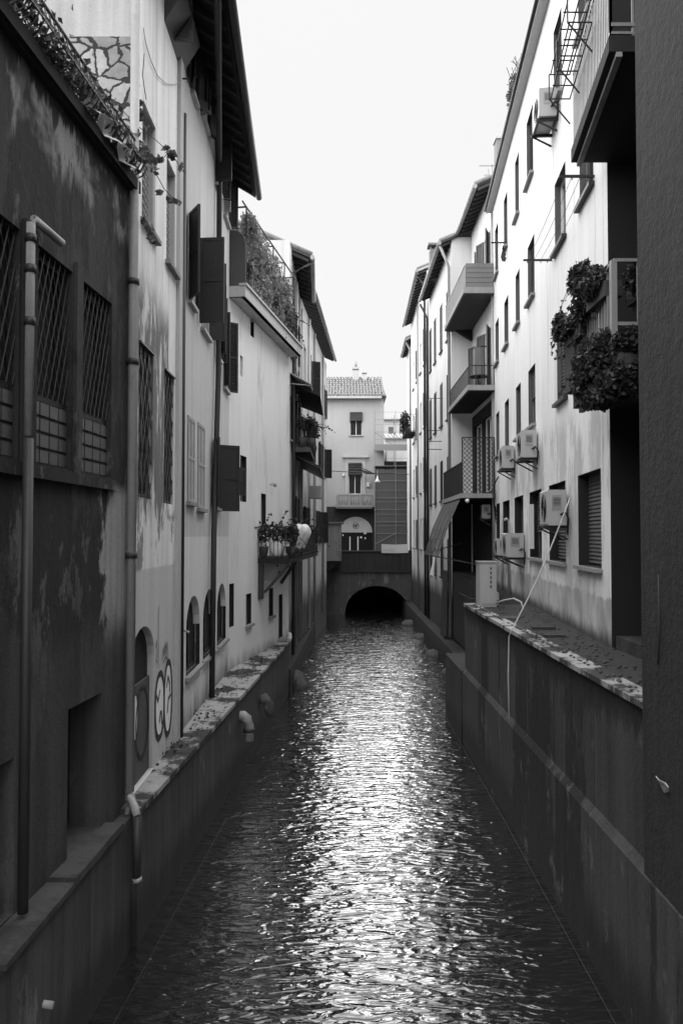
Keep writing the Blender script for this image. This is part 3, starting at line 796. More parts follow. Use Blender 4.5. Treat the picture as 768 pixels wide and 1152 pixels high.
# dark rounded screen at the near end
m = MB(); pts = [(-.25, 5.27), (.34, 5.27), (.34, 6.15)] + [(.04+.30*math.cos(a), 6.15+.32*math.sin(a)) for a in [R(t) for t in range(10, 91, 16)]] + [(-.25, 6.5)]
m.prism(pts, lambda x, y, z: W4.P(y, x, z), .02, .07)
m.build('privacy_screen', 'net_dark', D)
m = MB()
for s in (.5, 1.6, 2.9, 4.1, 5.3):
    m.bar(W4.P(s, .22, 5.3), W4.P(s, .22, 7.15), .03); m.bar(W4.P(s, .22, 7.15), W4.P(s, -2, 7.15), .03)
m.bar(W4.P(.2, .22, 7.15), W4.P(5.5, .22, 7.15), .03); m.bar(W4.P(.2, .22, 6.3), W4.P(5.5, .22, 6.3), .015); m.bar(W4.P(.5, .22, 7.1), W4.P(2.9, .22, 5.6), .012)
m.bar(W4.P(.3, -1.9, 7.15), W4.P(5.5, -1.9, 7.15), .03)
for k in range(30): m.bar(W4.P(.2+k*.18, .22, 5.3), W4.P(.2+k*.18, .22, 5.95), .012)
m.bar(W4.P(.2, .22, 5.95), W4.P(5.5, .22, 5.95), .02)
pg = m.build('pergola', 'iron', None, W4.P(2.5, 0, 5.3)); tag(pg, 'thin iron pergola standing on the roof terrace of the cream house', 'pergola')
m = MB()
dens = [(W4.P(.9, .15, 6.9), (.25, .4, .3)), (W4.P(2.4, .2, 5.8), (.15, .5, .5)), (W4.P(3.6, .2, 5.6), (.15, .6, .4)), (W4.P(4.9, .1, 6.0), (.2, .4, .5)), (W4.P(2.2, -.3, 7.2), (.4, .8, .2)), (W4.P(3.9, -.2, 7.1), (.4, .8, .2)), (W4.P(1.3, .1, 6.7), (.3, .5, .55)), (W4.P(2.0, .1, 6.6), (.3, .6, .6)), (W4.P(2.9, .12, 6.35), (.3, .7, .65)), (W4.P(3.7, .1, 6.2), (.3, .6, .6)), (W4.P(1.6, .15, 6.0), (.2, .4, .6)), (W4.P(4.4, .1, 6.5), (.3, .6, .4)), (W4.P(1.5, -.6, 7.0), (.5, .7, .25)), (W4.P(3.2, -.6, 6.9), (.5, .9, .3))]
for i, (c, r) in enumerate(dens): foliage(m, ball(c, r), 900, .075, i+30)
for k in range(26):
    s = rnd.uniform(.9, 4.6); z = 6.6
    for j in range(40): m.leaf(W4.P(s+rnd.gauss(0, .04), .2+rnd.gauss(0, .04), z-j*.03+rnd.gauss(0, .03)), .055, rnd)
vn = m.build('climbing_plant', 'leaf_pale', None, W4.P(2.5, 0, 5.3)); tag(vn, 'airy pale creeper hanging over the roof terrace pergola', 'climbing plant')
m = MB()
for k in range(24):
    s = rnd.uniform(.6, 5.0); p = W4.P(s, .2, 5.3); pts = [p]
    for j in range(7): p = p + Vector((rnd.uniform(-.06, .06), rnd.uniform(-.14, .14), rnd.uniform(.15, .28))); pts.append(p)
    m.tube(pts, .009, 5)
m.build('stems', 'twig', vn)
labs = ['leafy shrub in a pot nearest the far end of the roof terrace', 'bushy potted shrub hanging over the terrace fascia', 'small potted plant in the middle of the roof terrace edge', 'upright potted plant beside the dark rounded screen', 'rounded potted bush under the pergola creeper']
for k, s in enumerate((5.2, 4.8, 3.1, .75, 4.2)):
    c = W4.P(s, .12, 5.32)
    m = MB(); m.tube([c, c+Vector((0,0,.13)), c+Vector((0,0,.27))], .12, 10, rs=[.09, .12, .14]); pt = m.build('potted_plant', 'terracotta'); tag(pt, labs[k], 'potted plant', 'potted plants on the roof terrace')
    m = MB(); foliage(m, ball(c+Vector((.03, 0, .5)), (.16, .24, .26)), 260, .07, 60+k); m.build('foliage', 'leaf_dark', pt); shoots(c+Vector((.03, 0, .5)), (.18, .28, .3), 9, 70+k, .06, 'leaf_dark', pt)
# wall lamp on D
c = W4.P(W4.s(303), .0, W4.z(303, 545))
m = MB(); m.bar(c, c+Vector((.12, 0, .02)), .02); m.blob(c+Vector((.14, 0, -.02)), .05, 3, 8); m.bar(c+Vector((0,.1,0)), c+Vector((.05,.25,-.02)), .015)
tag(m.build('wall_lamp', 'iron_light'), 'tiny pale wall lamp on the cream facade above the plant balcony', 'lamp')
# ================================================================== balcony railing helper
def rail(mb, pts, z0, z1, pitch=.11, th=.012, top=.03):
    for a, b in zip(pts, pts[1:]):
        a = Vector(a); b = Vector(b); L = (b-a).length; n = max(1, int(L/pitch))
        for k in range(n+1):
            p = a.lerp(b, k/n); mb.bar((p.x, p.y, z0), (p.x, p.y, z1-.005), th)
        mb.bar((a.x, a.y, z1), (b.x, b.y, z1), top, top*.7); mb.bar((a.x, a.y, z0+.04), (b.x, b.y, z0+.04), top*.7)
def slabpoly(mb, pts, z0, z1):
    mb.prism([(p[0], p[1]) for p in pts], lambda x, z, y: Vector((x, y, z)), z0, z1)

# plant balcony at the far end of D
bp = [W4.P(W4.s(290), -.0, 0), None, None, None]
y0 = bp[0].y
P0 = (bp[0].x, y0); P1 = (at(326, 600, y0).x, y0); P2 = (at(357, 600, 27.0).x, 27.0); P3 = (-1.45, 27.0); P4 = (-1.46, 22.32)
bl = MB(); slabpoly(bl, [P0, P1, P2, P3, P4], -.66, -.52)
bal = bl.build('balcony', 'soffit', D)
m = MB(); rail(m, [P0, P1, P2], -.52, .22, .085, .014, .035); m.build('railing', 'iron', bal)
m = MB()
for q in ((P0[0]+.2, y0+.05), (P1[0]-.05, y0+.4)):
    pass
each('bracket', 'wood_old', bal, lambda m, ab: m.bar(ab[0], ab[1], .07), [((P1[0]-.02, y0+.1, -.68), (P0[0]+.15, y0+.1, -1.35)), ((P1[0], y0+2.4, -.68), (-1.6, y0+2.2, -1.25))])
m = MB(); m.box(P0[0]+.0, P0[0]+.12, y0+.02, y0+.3, -1.5, -.67); m.build('bracket', 'wood_old', bal)
pl = [('leafy plant in the near corner of the dark balcony railing', (P0[0]+.12, y0+.15), .34, 300), ('spreading plant in the middle of the dark balcony railing', (P0[0]+.5, y0+.2), .36, 330),
      ('dense dark plant at the outer corner of the left plant balcony', (P1[0]+.0, y0+.35), .34, 420), ('trailing plant further along the dark left balcony', (P1[0]+.1, y0+2.2), .4, 420),
      ('farthest plant on the dark left balcony, next to its end post', (P2[0]-.12, 26.2), .38, 360)]
for k, (lab, (x, y), r, n) in enumerate(pl):
    m = MB(); m.tube([(x, y, -.515), (x, y, -.38), (x, y, -.25)], .12, 10, rs=[.08, .11, .13]); pt = m.build('potted_plant', 'terracotta'); tag(pt, lab, 'potted plant', 'plants on the dark left balcony')
    m = MB(); foliage(m, ball((x, y, .06), (r*.7, r*.85, r*.8)), n, .065, 80+k); m.build('foliage', 'leaf_dark', pt); shoots((x, y, .12), (r*.7, r*.8, r*.9), 10, 90+k, .06, 'leaf_dark', pt)
# white sheets
m = MB(); g = []
for j in range(12):
    row = []
    for i in range(7):
        t = j/11; a = R(160*t)
        row.append(Vector((P1[0]+.02+i*.03+.28*math.sin(a)*(.6+.06*i), y0+.5+i*.10, .28-.62*t**1.3+.12*math.sin(a)+.03*math.sin(i*2+j))))
    g.append(row)
for j in range(11):
    for i in range(6): m.poly([g[j][i], g[j][i+1], g[j+1][i+1], g[j+1][i]])
tag(m.build('towel', 'fabric_white'), 'white towel draped over the outer corner of the dark plant balcony', 'towel')
m = MB(); m.blob((P0[0]+.42, y0+.12, -.32), (.17, .10, .2), 5, 10); tag(m.build('plastic_bag', 'plastic'), 'pale bundled bag behind the bars of the dark plant balcony', 'bag')

# ================================================================== HOUSES E (far left)
W5 = Wall((-1.47, 22.34), (-1.42, 27.5), 1)
E1 = empty('townhouse', W5.P(2, -1, -3.5), 'far left house with a deep wooden eave directly behind the roof terrace', 'house', 'houses along the left bank')
o5 = [op(W5, 327, 330, 556, 590), op(W5, 331.5, 334, 452, 500), op(W5, 333, 335, 550, 600)]
o5 = [dict(s0=.35, s1=1.0, z0=z, z1=z+1.3) for z in (2.75, 5.2)] + [dict(s0=2.1, s1=2.8, z0=z, z1=z+1.3) for z in (-.1, 2.8, 5.4)] + [dict(s0=3.7, s1=4.4, z0=z, z1=z+1.3) for z in (-2.3, -.1, 2.8, 5.4)]
m = MB(); facade(m, W5, 0, W5.len, -5.4, 8.35, o5, back=5); m.build('wall', 'plaster_pale', E1)
for k, o in enumerate(o5): window(E1, W5, o, 'dark', fm='paint_white' if k % 2 else 'shutter_mid')
for o in o5[2:5]:
    leafpanel(f, W5, o['s0'], .02, 165, .33, o['z0'], o['z1'], 'shutter_dark'); leafpanel(f, W5, o['s1'], .02, 15, .33, o['z0'], o['z1'], 'shutter_dark')
gy0, gy1 = 23.2, 27.6
gx0, gx1 = at(349, 300, gy0).x, at(351, 330, gy1).x
WG = Wall((gx0, gy0), (gx1, gy1), 1)
ze = at(349, 290, gy0).z
m = MB(); m.prism([(0, ze), (0, ze+.08), (-3, ze+1.4), (-3, ze+1.3)], lambda x, y, z: WG.P(y, x, z), 0, WG.len); rf = m.build('roof', 'wood_old', E1)
each('rafter', 'wood_old', rf, lambda m, y: m.bar(WG.P(y, -.05, ze-.05), WG.P(y, -1.0, ze+.37), .07, .09), frange(.1, WG.len, .45))
m = MB(); y = 0
while y < WG.len: m.tube([WG.P(y+.1, .04, ze+.12), WG.P(y+.1, -3, ze+1.45)], .09, 6); y += .2
m.build('tiles', 'tile', rf)
m = MB(); m.tube([WG.P(0, .06, ze+.02), WG.P(WG.len, .06, ze+.02)], .07, 8); m.build('gutter', 'pipe_grey', E1)
# balcony with canopy on E1
z = 2.45
bl = MB(); bl.box(-1.46, -.90, 23.2, 26.2, z, z+.13); bal = bl.build('balcony', 'soffit_stained', E1)
m = MB(); rail(m, [(-1.44, 23.25), (-.93, 23.25), (-.93, 26.15)], z+.13, z+.95, .11); m.build('railing', 'iron', bal)
m = MB(); m.bar((-1.42, 23.3, z+.13), (-1.42, 23.3, z+1.9), .09); m.bar((-1.42, 23.3, z+1.9), (-.8, 23.3, z+1.75), .05)
m.prism([(-1.45, z+1.95), (-.62, z+1.62), (-.62, z+1.66), (-1.45, z+1.99)], IDF, 23.2, 27.0); m.build('canopy', 'soffit', bal)
m = MB(); m.prism([(-1.45, 2.40), (-.62, 1.98), (-.62, 2.06), (-1.45, 2.448)], IDF, 23.6, 28.2); m.prism([(-1.45, 2.3), (-1.2, 2.2), (-1.45, 1.4)], IDF, 23.65, 23.75); m.build('lean_to_roof', 'iron', E1)
for k, (y, x, r) in enumerate(((23.35, -1.15, .3), (24.3, -.95, .34), (25.5, -.92, .32), (23.5, -.92, .26))):
    m = MB(); m.tube([(x, y, z+.135), (x, y, z+.28), (x, y, z+.42)], .12, 10, rs=[.09, .12, .14]); pt = m.build('potted_plant', 'terracotta')
    tag(pt, ['round clipped plant nearest on the canopied balcony', 'hanging plant in the middle of the canopied balcony', 'last plant along the canopied balcony', 'plant at the outer corner post of the canopied balcony'][k], 'potted plant', 'plants on the canopied left balcony')
    m = MB(); foliage(m, ball((x+.03, y, z+.85), (r*.8, r, r)), 240, .07, 110+k); m.build('foliage', 'leaf_dark', pt); shoots((x+.03, y, z+.8), (r*.6, r*.8, r*.8), 7, 130+k, .06, 'leaf_dark', pt)
m = MB()
for (a, b) in (((-1.44, 22.5, 4.35), (-.85, 22.5, 4.0)),): m.prism([(-1.46, 4.62), (-.86, 4.30), (-.86, 4.33), (-1.46, 4.65)], IDF, 22.6, 24.6)
for y in (22.7, 23.6, 24.5): m.bar((-1.46, y, 4.35), (-.88, y, 4.29), .02)
m.build('glass_awning', 'pipe_white', E1)
pipe('drainpipe', '', [WG.P(.15, .02, ze-.1), (-1.38, 23.0, ze-.5), (-1.38, 23.0, 4.5), (-1.38, 23.0, -3.4)], .05, 'pipe_dark', root=E1)
for y, r in ((24.4, .035), (26.1, .04), (27.3, .05)): pipe('drainpipe', '', [(-1.37, y, 7.8), (-1.37, y, -3.3)], r, 'pipe_grey', root=E1)
m = MB(); m.tube([(-1.38, 22.5, 5.2), (-1.3, 24, 4.6), (-1.35, 27, 3.8)], .015, 5); tag(m.build('cable', 'iron'), 'dark cable running slantwise across the far left facade below the roof terrace', 'cable')

W6 = Wall((-1.40, 27.52), (-.72, 38.5), 1)
E2 = empty('townhouse', W6.P(4, -1, -3.5), 'last tall left bank house with a slanting eave before the bridge', 'house', 'houses along the left bank')
o6 = []
for z in (-.3, 2.7, 5.5):
    for s in (.9, 2.9, 4.9, 6.9, 9.0): o6.append(dict(s0=s, s1=s+.75, z0=z, z1=z+1.35))
m = MB(); facade(m, W6, 0, W6.len, -5.4, 8.25, o6, back=5); m.build('wall', 'plaster_pale', E2)
for k, o in enumerate(o6):
    f = window(E2, W6, o, 'dark', fm='paint_white')
    if k % 3 != 1:
        leafpanel(f, W6, o['s0'], .02, 168, .36, o['z0'], o['z1'], 'shutter_dark'); leafpanel(f, W6, o['s1'], .02, 60 if k % 2 else 12, .36, o['z0'], o['z1'], 'shutter_dark')
g0, g1 = at(352, 330, 27.7), at(376, 397, 38.6)
WH = Wall((g0.x, g0.y), (g1.x, g1.y), 1); ze = 8.5
m = MB(); m.prism([(0, ze), (0, ze+.08), (-3, ze+1.4), (-3, ze+1.3)], lambda x, y, z: WH.P(y, x, z), 0, WH.len); rf = m.build('roof', 'soffit_stained', E2)
each('rafter', 'wood_old', rf, lambda m, y: m.bar(WH.P(y, -.03, ze-.05), WH.P(y, -.8, ze+.3), .07, .09), frange(.1, WH.len, .5))
m = MB(); y = 0
while y < WH.len: m.tube([WH.P(y+.1, .04, ze+.12), WH.P(y+.1, -3, ze+1.45)], .09, 6); y += .2
m.build('tiles', 'tile_pale', rf)
m = MB(); m.tube([WH.P(0, .06, ze+.02), WH.P(WH.len, .06, ze+.02)], .07, 8); m.build('gutter', 'pipe_grey', E2)
for s in (2.2, 4.3, 8.2): pipe('drainpipe', '', [W6.P(s, .07, 8.1), W6.P(s, .07, -3.4)], .05, 'pipe_grey' if s > 3 else 'pipe_white', root=E2)
m = MB(); m.box(-1.16, -.72, 28.6, 29.3, 1.35, 1.8); m.build('flue_box', 'paint_ac', E2)
# ivy / tarp at the foot of the far left wall
m = MB(); m.blob((-1.25, 22.6, -4.1), (.22, .35, .35), 3, 10); m.blob((-1.12, 22.2, -4.15), (.2, .25, .22), 9, 10)
tag(m.build('rock', 'stone_rock'), 'pale lumpy rock lying in the water at the end of the long left quay', 'rock')
m = MB(); m.tube([WQ.P(WQ.len-.2, .02, -2.76), WQ.P(WQ.len-.02, .03, -2.70), WQ.P(WQ.len+.1, .0, -2.62)], .06, 8); tag(m.build('stone_lump', 'stone_white'), 'small pale lump of stone on the far tip of the left quay coping', 'stone')

# oriel box left of the bridge
m = MB(); m.box(-1.3, 0.0, 40.0, 42.6, -1.25, .62)
orl = m.build('outhouse', 'plaster_shabby', None, (-.6, 41, -1.25)); tag(orl, 'small windowless box room jutting out over the water at the left end of the bridge', 'outhouse')
m = MB(); m.box(-1.4, .12, 39.85, 42.7, .622, .70); m.build('roof', 'tile', orl)
m = MB(); m.prism([(-1.3, -2.4), (-1.3, -1.255), (-.1, -1.255)], IDF, 40.1, 42.5); m.build('corbel', 'plaster_dark', orl)
# wall continuing to bridge
m = MB(); m.box(-4, -.8, 38.55, 43.0, -5.4, 4.5); 
hb = m.build('house_end', 'plaster_dark', None, (-2, 40, -4)); tag(hb, 'dark narrow house end squeezed between the last left house and the bridge', 'house')

# ================================================================== BRIDGE
YB = 43.0
br = empty('bridge', (1.4, YB, WATER), 'dark low masonry bridge with a single arch crossing the canal', 'bridge')
m = MB()
cx, hw, zs, zc = 1.9, 1.72, -4.1, -2.68
N = 14; pr = [(cx-hw*math.cos(math.pi*k/N), zs+(zc-zs)*math.sin(math.pi*k/N)) for k in range(N+1)]
x0, x1, zt = -1.6, 4.4, -1.85
m.poly([(x0,YB,-5.4),(cx-hw,YB,-5.4),(cx-hw,YB,zs),(cx-hw,YB,zt),(x0,YB,zt)]); m.poly([(cx+hw,YB,-5.4),(x1,YB,-5.4),(x1,YB,zt),(cx+hw,YB,zt),(cx+hw,YB,zs)])
for k in range(N):
    (a, b), (c, d) = pr[k], pr[k+1]
    m.poly([(a,YB,b),(c,YB,d),(c,YB,zt),(a,YB,zt)]); m.poly([(a,YB,b),(c,YB,d),(c,YB+14,d),(a,YB+14,b)])
for xx in (cx-hw, cx+hw): m.poly([(xx,YB,-5.4),(xx,YB,zs),(xx,YB+14,zs),(xx,YB+14,-5.4)])
m.poly([(x0,YB,zt),(x1,YB,zt),(x1,YB+14,zt),(x0,YB+14,zt)]); m.poly([(x0,YB+14,zt),(cx-hw,YB+14,zt),(cx-hw,YB+14,-5.4),(x0,YB+14,-5.4)])
m.poly([(x1,YB+14,zt),(cx+hw,YB+14,zt),(cx+hw,YB+14,-5.4),(x1,YB+14,-5.4)])
m.poly([(x0,YB+13.9,-5.4),(x1,YB+13.9,-5.4),(x1,YB+13.9,-1.9),(x0,YB+13.9,-1.9)])  # end wall added to close the tunnel and keep it dark
m.build('arch', 'stone_band', br)
m = MB()
for k in range(N):
    if k % 1 == 0:
        t0 = math.pi*(k+.06)/N; t1 = math.pi*(k+.94)/N; ro = lambda t, e: (cx-(hw+e)*math.cos(t), zs+(zc-zs+e)*math.sin(t))
        m.prism([ro(t0, .01), ro(t1, .01), ro(t1, .2), ro(t0, .2)], IDF, YB-.04, YB-.002)
m.build('arch_stones', 'stone_band', br)
m = MB(); m.box(x0, x1, YB-.08, YB+.3, -1.845, -.86); m.build('parapet', 'concrete_low', br)
m = MB(); m.box(x0, x1, YB-.16, YB+.34, -1.93, -1.85); m.box(x0, x1, YB-.14, YB+.36, -.855, -.78); m.build('string_course', 'wood_old', br)
m = MB(); m.box(x0, 12, YB+.4, YB+6, -1.9, -1.75); struct('road', m, 'terrace_floor')
# banner on the parapet
a, b = at(429, 612, YB-.2), at(459, 622, YB-.2)
m = MB(); N = 14
for k in range(N):
    xa = a.x+(b.x-a.x)*k/N; xb = a.x+(b.x-a.x)*(k+1)/N; sag = .03*math.sin(math.pi*k/N); sg2 = .03*math.sin(math.pi*(k+1)/N)
    m.poly([(xa, YB-.2, a.z-sag), (xb, YB-.2, a.z-sg2), (xb, YB-.17, b.z-sg2*.5), (xa, YB-.17, b.z-sag*.5)])
    m.poly([(xa, YB-.15, a.z-sag), (xb, YB-.15, a.z-sg2), (xb, YB-.14, b.z-sg2*.5), (xa, YB-.14, b.z-sag*.5)])
bn = m.build('banner', 'fabric_white'); tag(bn, 'white banner tied along the right half of the bridge parapet', 'banner')
m = MB()
for k in range(7):
    xx = a.x+.1+k*.09; m.bar((xx, YB-.205, b.z+.13), (xx+.05, YB-.205, b.z+.16+.03*(k % 2)), .02)
m.build('scribble', 'shutter_pale', bn)

# ================================================================== FAR HOUSE
WFh = Wall((-2.2, 49.0), (2.68, 49.0), 1)   # faces the camera
class FW:   # helper frame: x along facade, o towards camera
    pass
YF = 49.0
fP = lambda x, o, z: Vector((x, YF-o, z))
FH = empty('townhouse', (0, YF+1, -1.75), 'three storey house with a tiled roof and arched shopfront closing the view beyond the bridge', 'house')
def fx(u): return at(u, 603, YF).x
def fz(v_): return at(400, v_, YF).z
class FWall(Wall):
    pass
FWl = Wall((fx(366)-1.5, YF), (fx(432), YF), 1)
FWl.n = Vector((0, -1))
def fop(u0, u1, v0, v1, **k):
    d = dict(s0=fx(u0)-FWl.a.x, s1=fx(u1)-FWl.a.x, z0=fz(v1), z1=fz(v0)); d.update(k); return d
of = [fop(393.5, 407.5, 464, 490), fop(392, 406.5, 521, 556), fop(381, 419, 581, 621, arch=.9, depth=.25)]
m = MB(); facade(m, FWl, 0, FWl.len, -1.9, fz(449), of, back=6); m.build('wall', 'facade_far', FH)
window(FH, FWl, of[0], 'dark'); f = window(FH, FWl, of[1], 'dark')
a = FWl.a.x
m = MB(); x0, x1, z0, z1 = fx(388), fx(412), fz(556), fz(515)
m.box(x0, fx(391.5), YF-.06, YF, z0, z1); m.box(fx(407), fx(411), YF-.06, YF, z0, z1); m.box(fx(391.5), fx(407), YF-.06, YF, fz(520.6), z1); m.box(fx(385.5), fx(414.5), YF-.22, YF, z1+.0, z1+.13)
m.build('surround', 'stone_white', f)
for (u0, u1, v0, v1, w) in ((393.5, 407.5, 463.5, 474, 0), (392, 407, 521, 535, 1)):
    m = MB(); nn = 5
    for k in range(nn):
        za = fz(v0)+(fz(v1)-fz(v0))*k/nn; zb_ = fz(v0)+(fz(v1)-fz(v0))*(k+1)/nn
        m.prism([(0, za), (.10, za-.02), (.13, (za+zb_)/2), (.08, zb_), (0, zb_)], lambda x, y, z: Vector((y, YF-.03-x, z)), fx(u0), fx(u1))
    m.build('rolled_blind', 'shutter_mid' if not w else 'fabric_dark', f)
# shop front
o = of[2]; sx0, sx1 = fx(381), fx(419); spz = fz(599)
m = MB(); m.box(sx0+.01, sx1-.01, YF+.1, YF+.15, -1.9, o['z1'], ); sh = m.build('shopfront', 'void', FH)
N = 16; pts = [(0.5*(sx0+sx1)+(sx1-sx0)/2*.985*math.cos(math.pi*k/N), spz+(o['z1']-spz-.02)*math.sin(math.pi*k/N)) for k in range(N+1)]
m = MB(); m.prism(pts, IDF, YF+.02, YF+.09); fan = m.build('fanlight_sign', 'stone_white', sh)
c = Vector((fx(400), 0, fz(591.5))); r = .2
m = MB()
for k in range(24):
    t = 2*math.pi*k/24; t2 = 2*math.pi*(k+1)/24
    m.poly([(c.x+r*math.cos(t), YF+.012, c.z+r*math.sin(t)), (c.x+r*math.cos(t2), YF+.012, c.z+r*math.sin(t2)), (c.x+r*.86*math.cos(t2), YF+.012, c.z+r*.86*math.sin(t2)), (c.x+r*.86*math.cos(t), YF+.012, c.z+r*.86*math.sin(t))])
for q in ([(-.13,.06),(-.09,.11),(-.08,-.1)], [(-.08,-.1),(.02,.1),(.02,-.1)], [(.02,-.1),(.11,.1),(.14,.05)], [(-.14,.0),(-.02,.02)]):
    for p, w in zip(q, q[1:]): m.bar((c.x+p[0], YF+.008, c.z+p[1]), (c.x+w[0], YF+.008, c.z+w[1]), .045, .012)
m.build('emblem', 'paint_black', fan)
m = MB()
for u in (393.5, 402.5): m.box(fx(u)-.035, fx(u)+.035, YF+.03, YF+.09, -1.75, spz-.25)
m.box(fx(385), fx(386.3), YF+.03, YF+.08, fz(603), fz(601)); m.box(fx(405), fx(407), YF+.03, YF+.08, fz(605.5), fz(603.5)); m.box(fx(410), fx(411.5), YF+.03, YF+.08, fz(606.5), fz(604.5)); m.box(fx(409), fx(412), YF-.1, YF+.08, fz(600.8), fz(599.2))
m.build('door_posts', 'paint_white', sh)
# stone balcony
bz0, bz1 = fz(571), fz(557)
m = MB(); m.box(fx(376.5), fx(419.5), YF-.8, YF, bz0, bz0+.14); m.box(fx(378), fx(418), YF-.75, YF-.0, bz0-.08, bz0-.002); bal = m.build('balcony', 'sill_stone', FH)
m = MB(); m.box(fx(379), fx(419), YF-.78, YF-.62, bz1-.07, bz1); n = 15
for k in range(n+1):
    x = fx(379.6)+(fx(418.4)-fx(379.6))*k/n; w = .085 if k % 5 == 0 else .035
    if k % 5 == 0: m.box(x-w, x+w, YF-.77, YF-.65, bz0+.14, bz1-.07)
    else: m.tube([(x, YF-.71, bz0+.14), (x, YF-.71, bz0+.3), (x, YF-.71, bz1-.25), (x, YF-.71, bz1-.07)], .05, 7, rs=[.035, .065, .03, .04])
m.build('balustrade', 'sill_stone', bal)
# roof
rz0, rz1 = fz(446.5), 10.35
m = MB(); m.poly([(fx(366)-1.5, YF-.35, rz0), (fx(434.5), YF-.35, rz0), (fx(431)-.1, YF+3.2, rz1), (fx(366)-1.5, YF+3.2, rz1)])
m.poly([(fx(434.5), YF-.35, rz0), (fx(434.5), YF+6.3, rz0), (fx(431)-.1, YF+3.2, rz1)]); m.poly([(fx(366)-1.5, YF-.35, rz0-.05), (fx(434.5), YF-.35, rz0-.05), (fx(434.5), YF+6.3, rz0-.05), (fx(366)-1.5, YF+6.3, rz0-.05)])
m.poly([(fx(366)-1.5, YF+6.3, rz0), (fx(434.5), YF+6.3, rz0), (fx(431)-.1, YF+3.2, rz1), (fx(366)-1.5, YF+3.2, rz1)])
rf = m.build('roof', 'tile', FH)
m = MB(); x = fx(366)-1.4; rnd = random.Random(2)
while x < fx(432.5):
    k = 0; y = YF-.37
    while y < YF+3.1:
        t = (y-YF+.35)/3.55; z = rz0+(rz1-rz0)*t+.04; t2 = t+.13; j = rnd.uniform(-.02, .02)
        m.tube([(x+j, y, z+.02), (x+j, y+.46, rz0+(rz1-rz0)*t2+.02)], .065, 6); y += .42
    x += .19
m.build('tiles', 'tile_pale', rf)
m = MB(); m.box(fx(366)-1.5, fx(429), YF-.46, YF-.34, rz0-.16, rz0-.02); m.build('gutter', 'stone_white', FH)
chm = MB()
m = MB(); z0 = 9.5
cy = YF+2.6
def cxx(u): return at(u, 430, cy).x
def czz(v_): return at(400, v_, cy).z
m.box(cxx(396.5), cxx(403.5), cy, cy+.45, z0, czz(417)); m.box(cxx(396.2), cxx(403.8), cy-.02, cy+.47, czz(417)+.12, czz(414.5)+.1)
for u in (396.8, 400, 403): m.box(cxx(u)-.03, cxx(u)+.03, cy+.1, cy+.3, czz(417), czz(417)+.12)
m.build('chimney', 'stone_white', rf)
m = MB(); m.tube([(cxx(400.2), cy+.22, czz(414.5)+.1), (cxx(400.2), cy+.22, czz(406))], .09, 8); m.build('flue', 'pipe_grey', rf)
m = MB(); m.box(cxx(407.5), cxx(412), cy, cy+.4, z0, czz(421)); m.box(cxx(407), cxx(412.5), cy-.03, cy+.43, czz(419.5), czz(418)); m.bar((cxx(409.7), cy+.2, czz(421)), (cxx(409.7), cy+.2, czz(419)), .12)
m.build('chimney', 'stone_white', rf)
m = MB(); m.bar((cxx(418.8), cy, 9.6), (cxx(418.8), cy, czz(425)), .12); m.build('vent_pipe', 'pipe_white', rf)
# lit awning arm + pendant lamp + wire
c = at(424.3, 541, 46)
m = MB(); m.tube([c+Vector((0,0,.28)), c+Vector((0,0,.12)), c+Vector((0,0,.05)), c+Vector((0,0,-.07))], .1, 10, rs=[.03, .06, .09, .2]); m.bar(c+Vector((0,0,.28)), c+Vector((0,0,.62)), .02)
tag(m.build('street_lamp', 'paint_white'), 'white bell-shaped street lamp hanging on a wire above the bridge', 'street lamp')
a1, b1 = at(366, 528.5, 46), at(460, 534, 46)
m = MB(); m.tube([a1-Vector((1,0,0)), (a1+b1)/2-Vector((0,0,.04)), b1+Vector((.8,0,0))], .022, 5); tag(m.build('overhead_wire', 'iron'), 'overhead wire stretched across the street beyond the bridge', 'wire')
c = at(386.3, 534, YF-.05)
m = MB(); m.box(c.x-.07, c.x+.07, YF-.15, YF-.002, c.z-.09, c.z+.08); tag(m.build('junction_box', 'paint_white'), 'small white box on the facade left of the balcony window', 'box')
m = MB(); c = at(413.5, 545, YF-.05); m.box(c.x-.08, c.x+.1, YF-.18, YF-.002, c.z-.14, c.z+.13); tag(m.build('alarm_box', 'paint_white'), 'small white alarm box right of the balcony window', 'box')
m = MB(); p, q = at(400, 523.5, YF-.9), at(421, 533, YF-.9); m.bar((p.x, p.y, p.z), (q.x, q.y, q.z), .05); m.prism([(p.x+.25, p.z-.22), (q.x, q.z), (q.x-.5, q.z-.0)], IDF, YF-.95, YF-.5); 
m.build('awning_arm', 'iron', FH)

# street behind: dark lower house with scaffold, pale houses beyond
SH = empty('scaffolded_house', (3.5, 50, -1.75), 'house behind scaffolding at the right end of the bridge, dark below and pale above', 'house')
m = MB(); sx = at(420, 600, 50).x
m.box(fx(432)+.02, 9, 50.5, 56, -1.9, at(440, 519, 50.5).z); m.build('wall', 'plaster_dark', SH)
m = MB(); m.box(fx(432)+.3, 9, 51.5, 56, at(440, 519, 50.5).z+.002, at(440, 504, 51.5).z); m.build('upper_wall', 'plaster_white_far', SH)
for u0, u1, v0, v1 in ((436, 444, 555, 568), (449, 457, 555, 568), (440, 447, 585, 612), (451, 458, 590, 612)):
    p, q = at(u0, v0, 50.45), at(u1, v1, 50.45); m = MB(); m.box(p.x, q.x, 50.44, 50.498, q.z, p.z); m.build('window', 'glass_dark', SH)
sc = MB(); ys0, ys1 = 48.0, 49.4
xs = [at(u, 600, ys0).x for u in (421.5, 445, 461)]
zls = [at(440, v_, ys0).z for v_ in (612, 600, 587, 573, 560, 541, 524, 503, 486, 472)]
for x in xs:
    for y in (ys0, ys1):
        if x < 2.5 and y > YF-.1: continue
        sc.bar((x, y, -1.75), (x, y, zls[-1]+.5), .028)
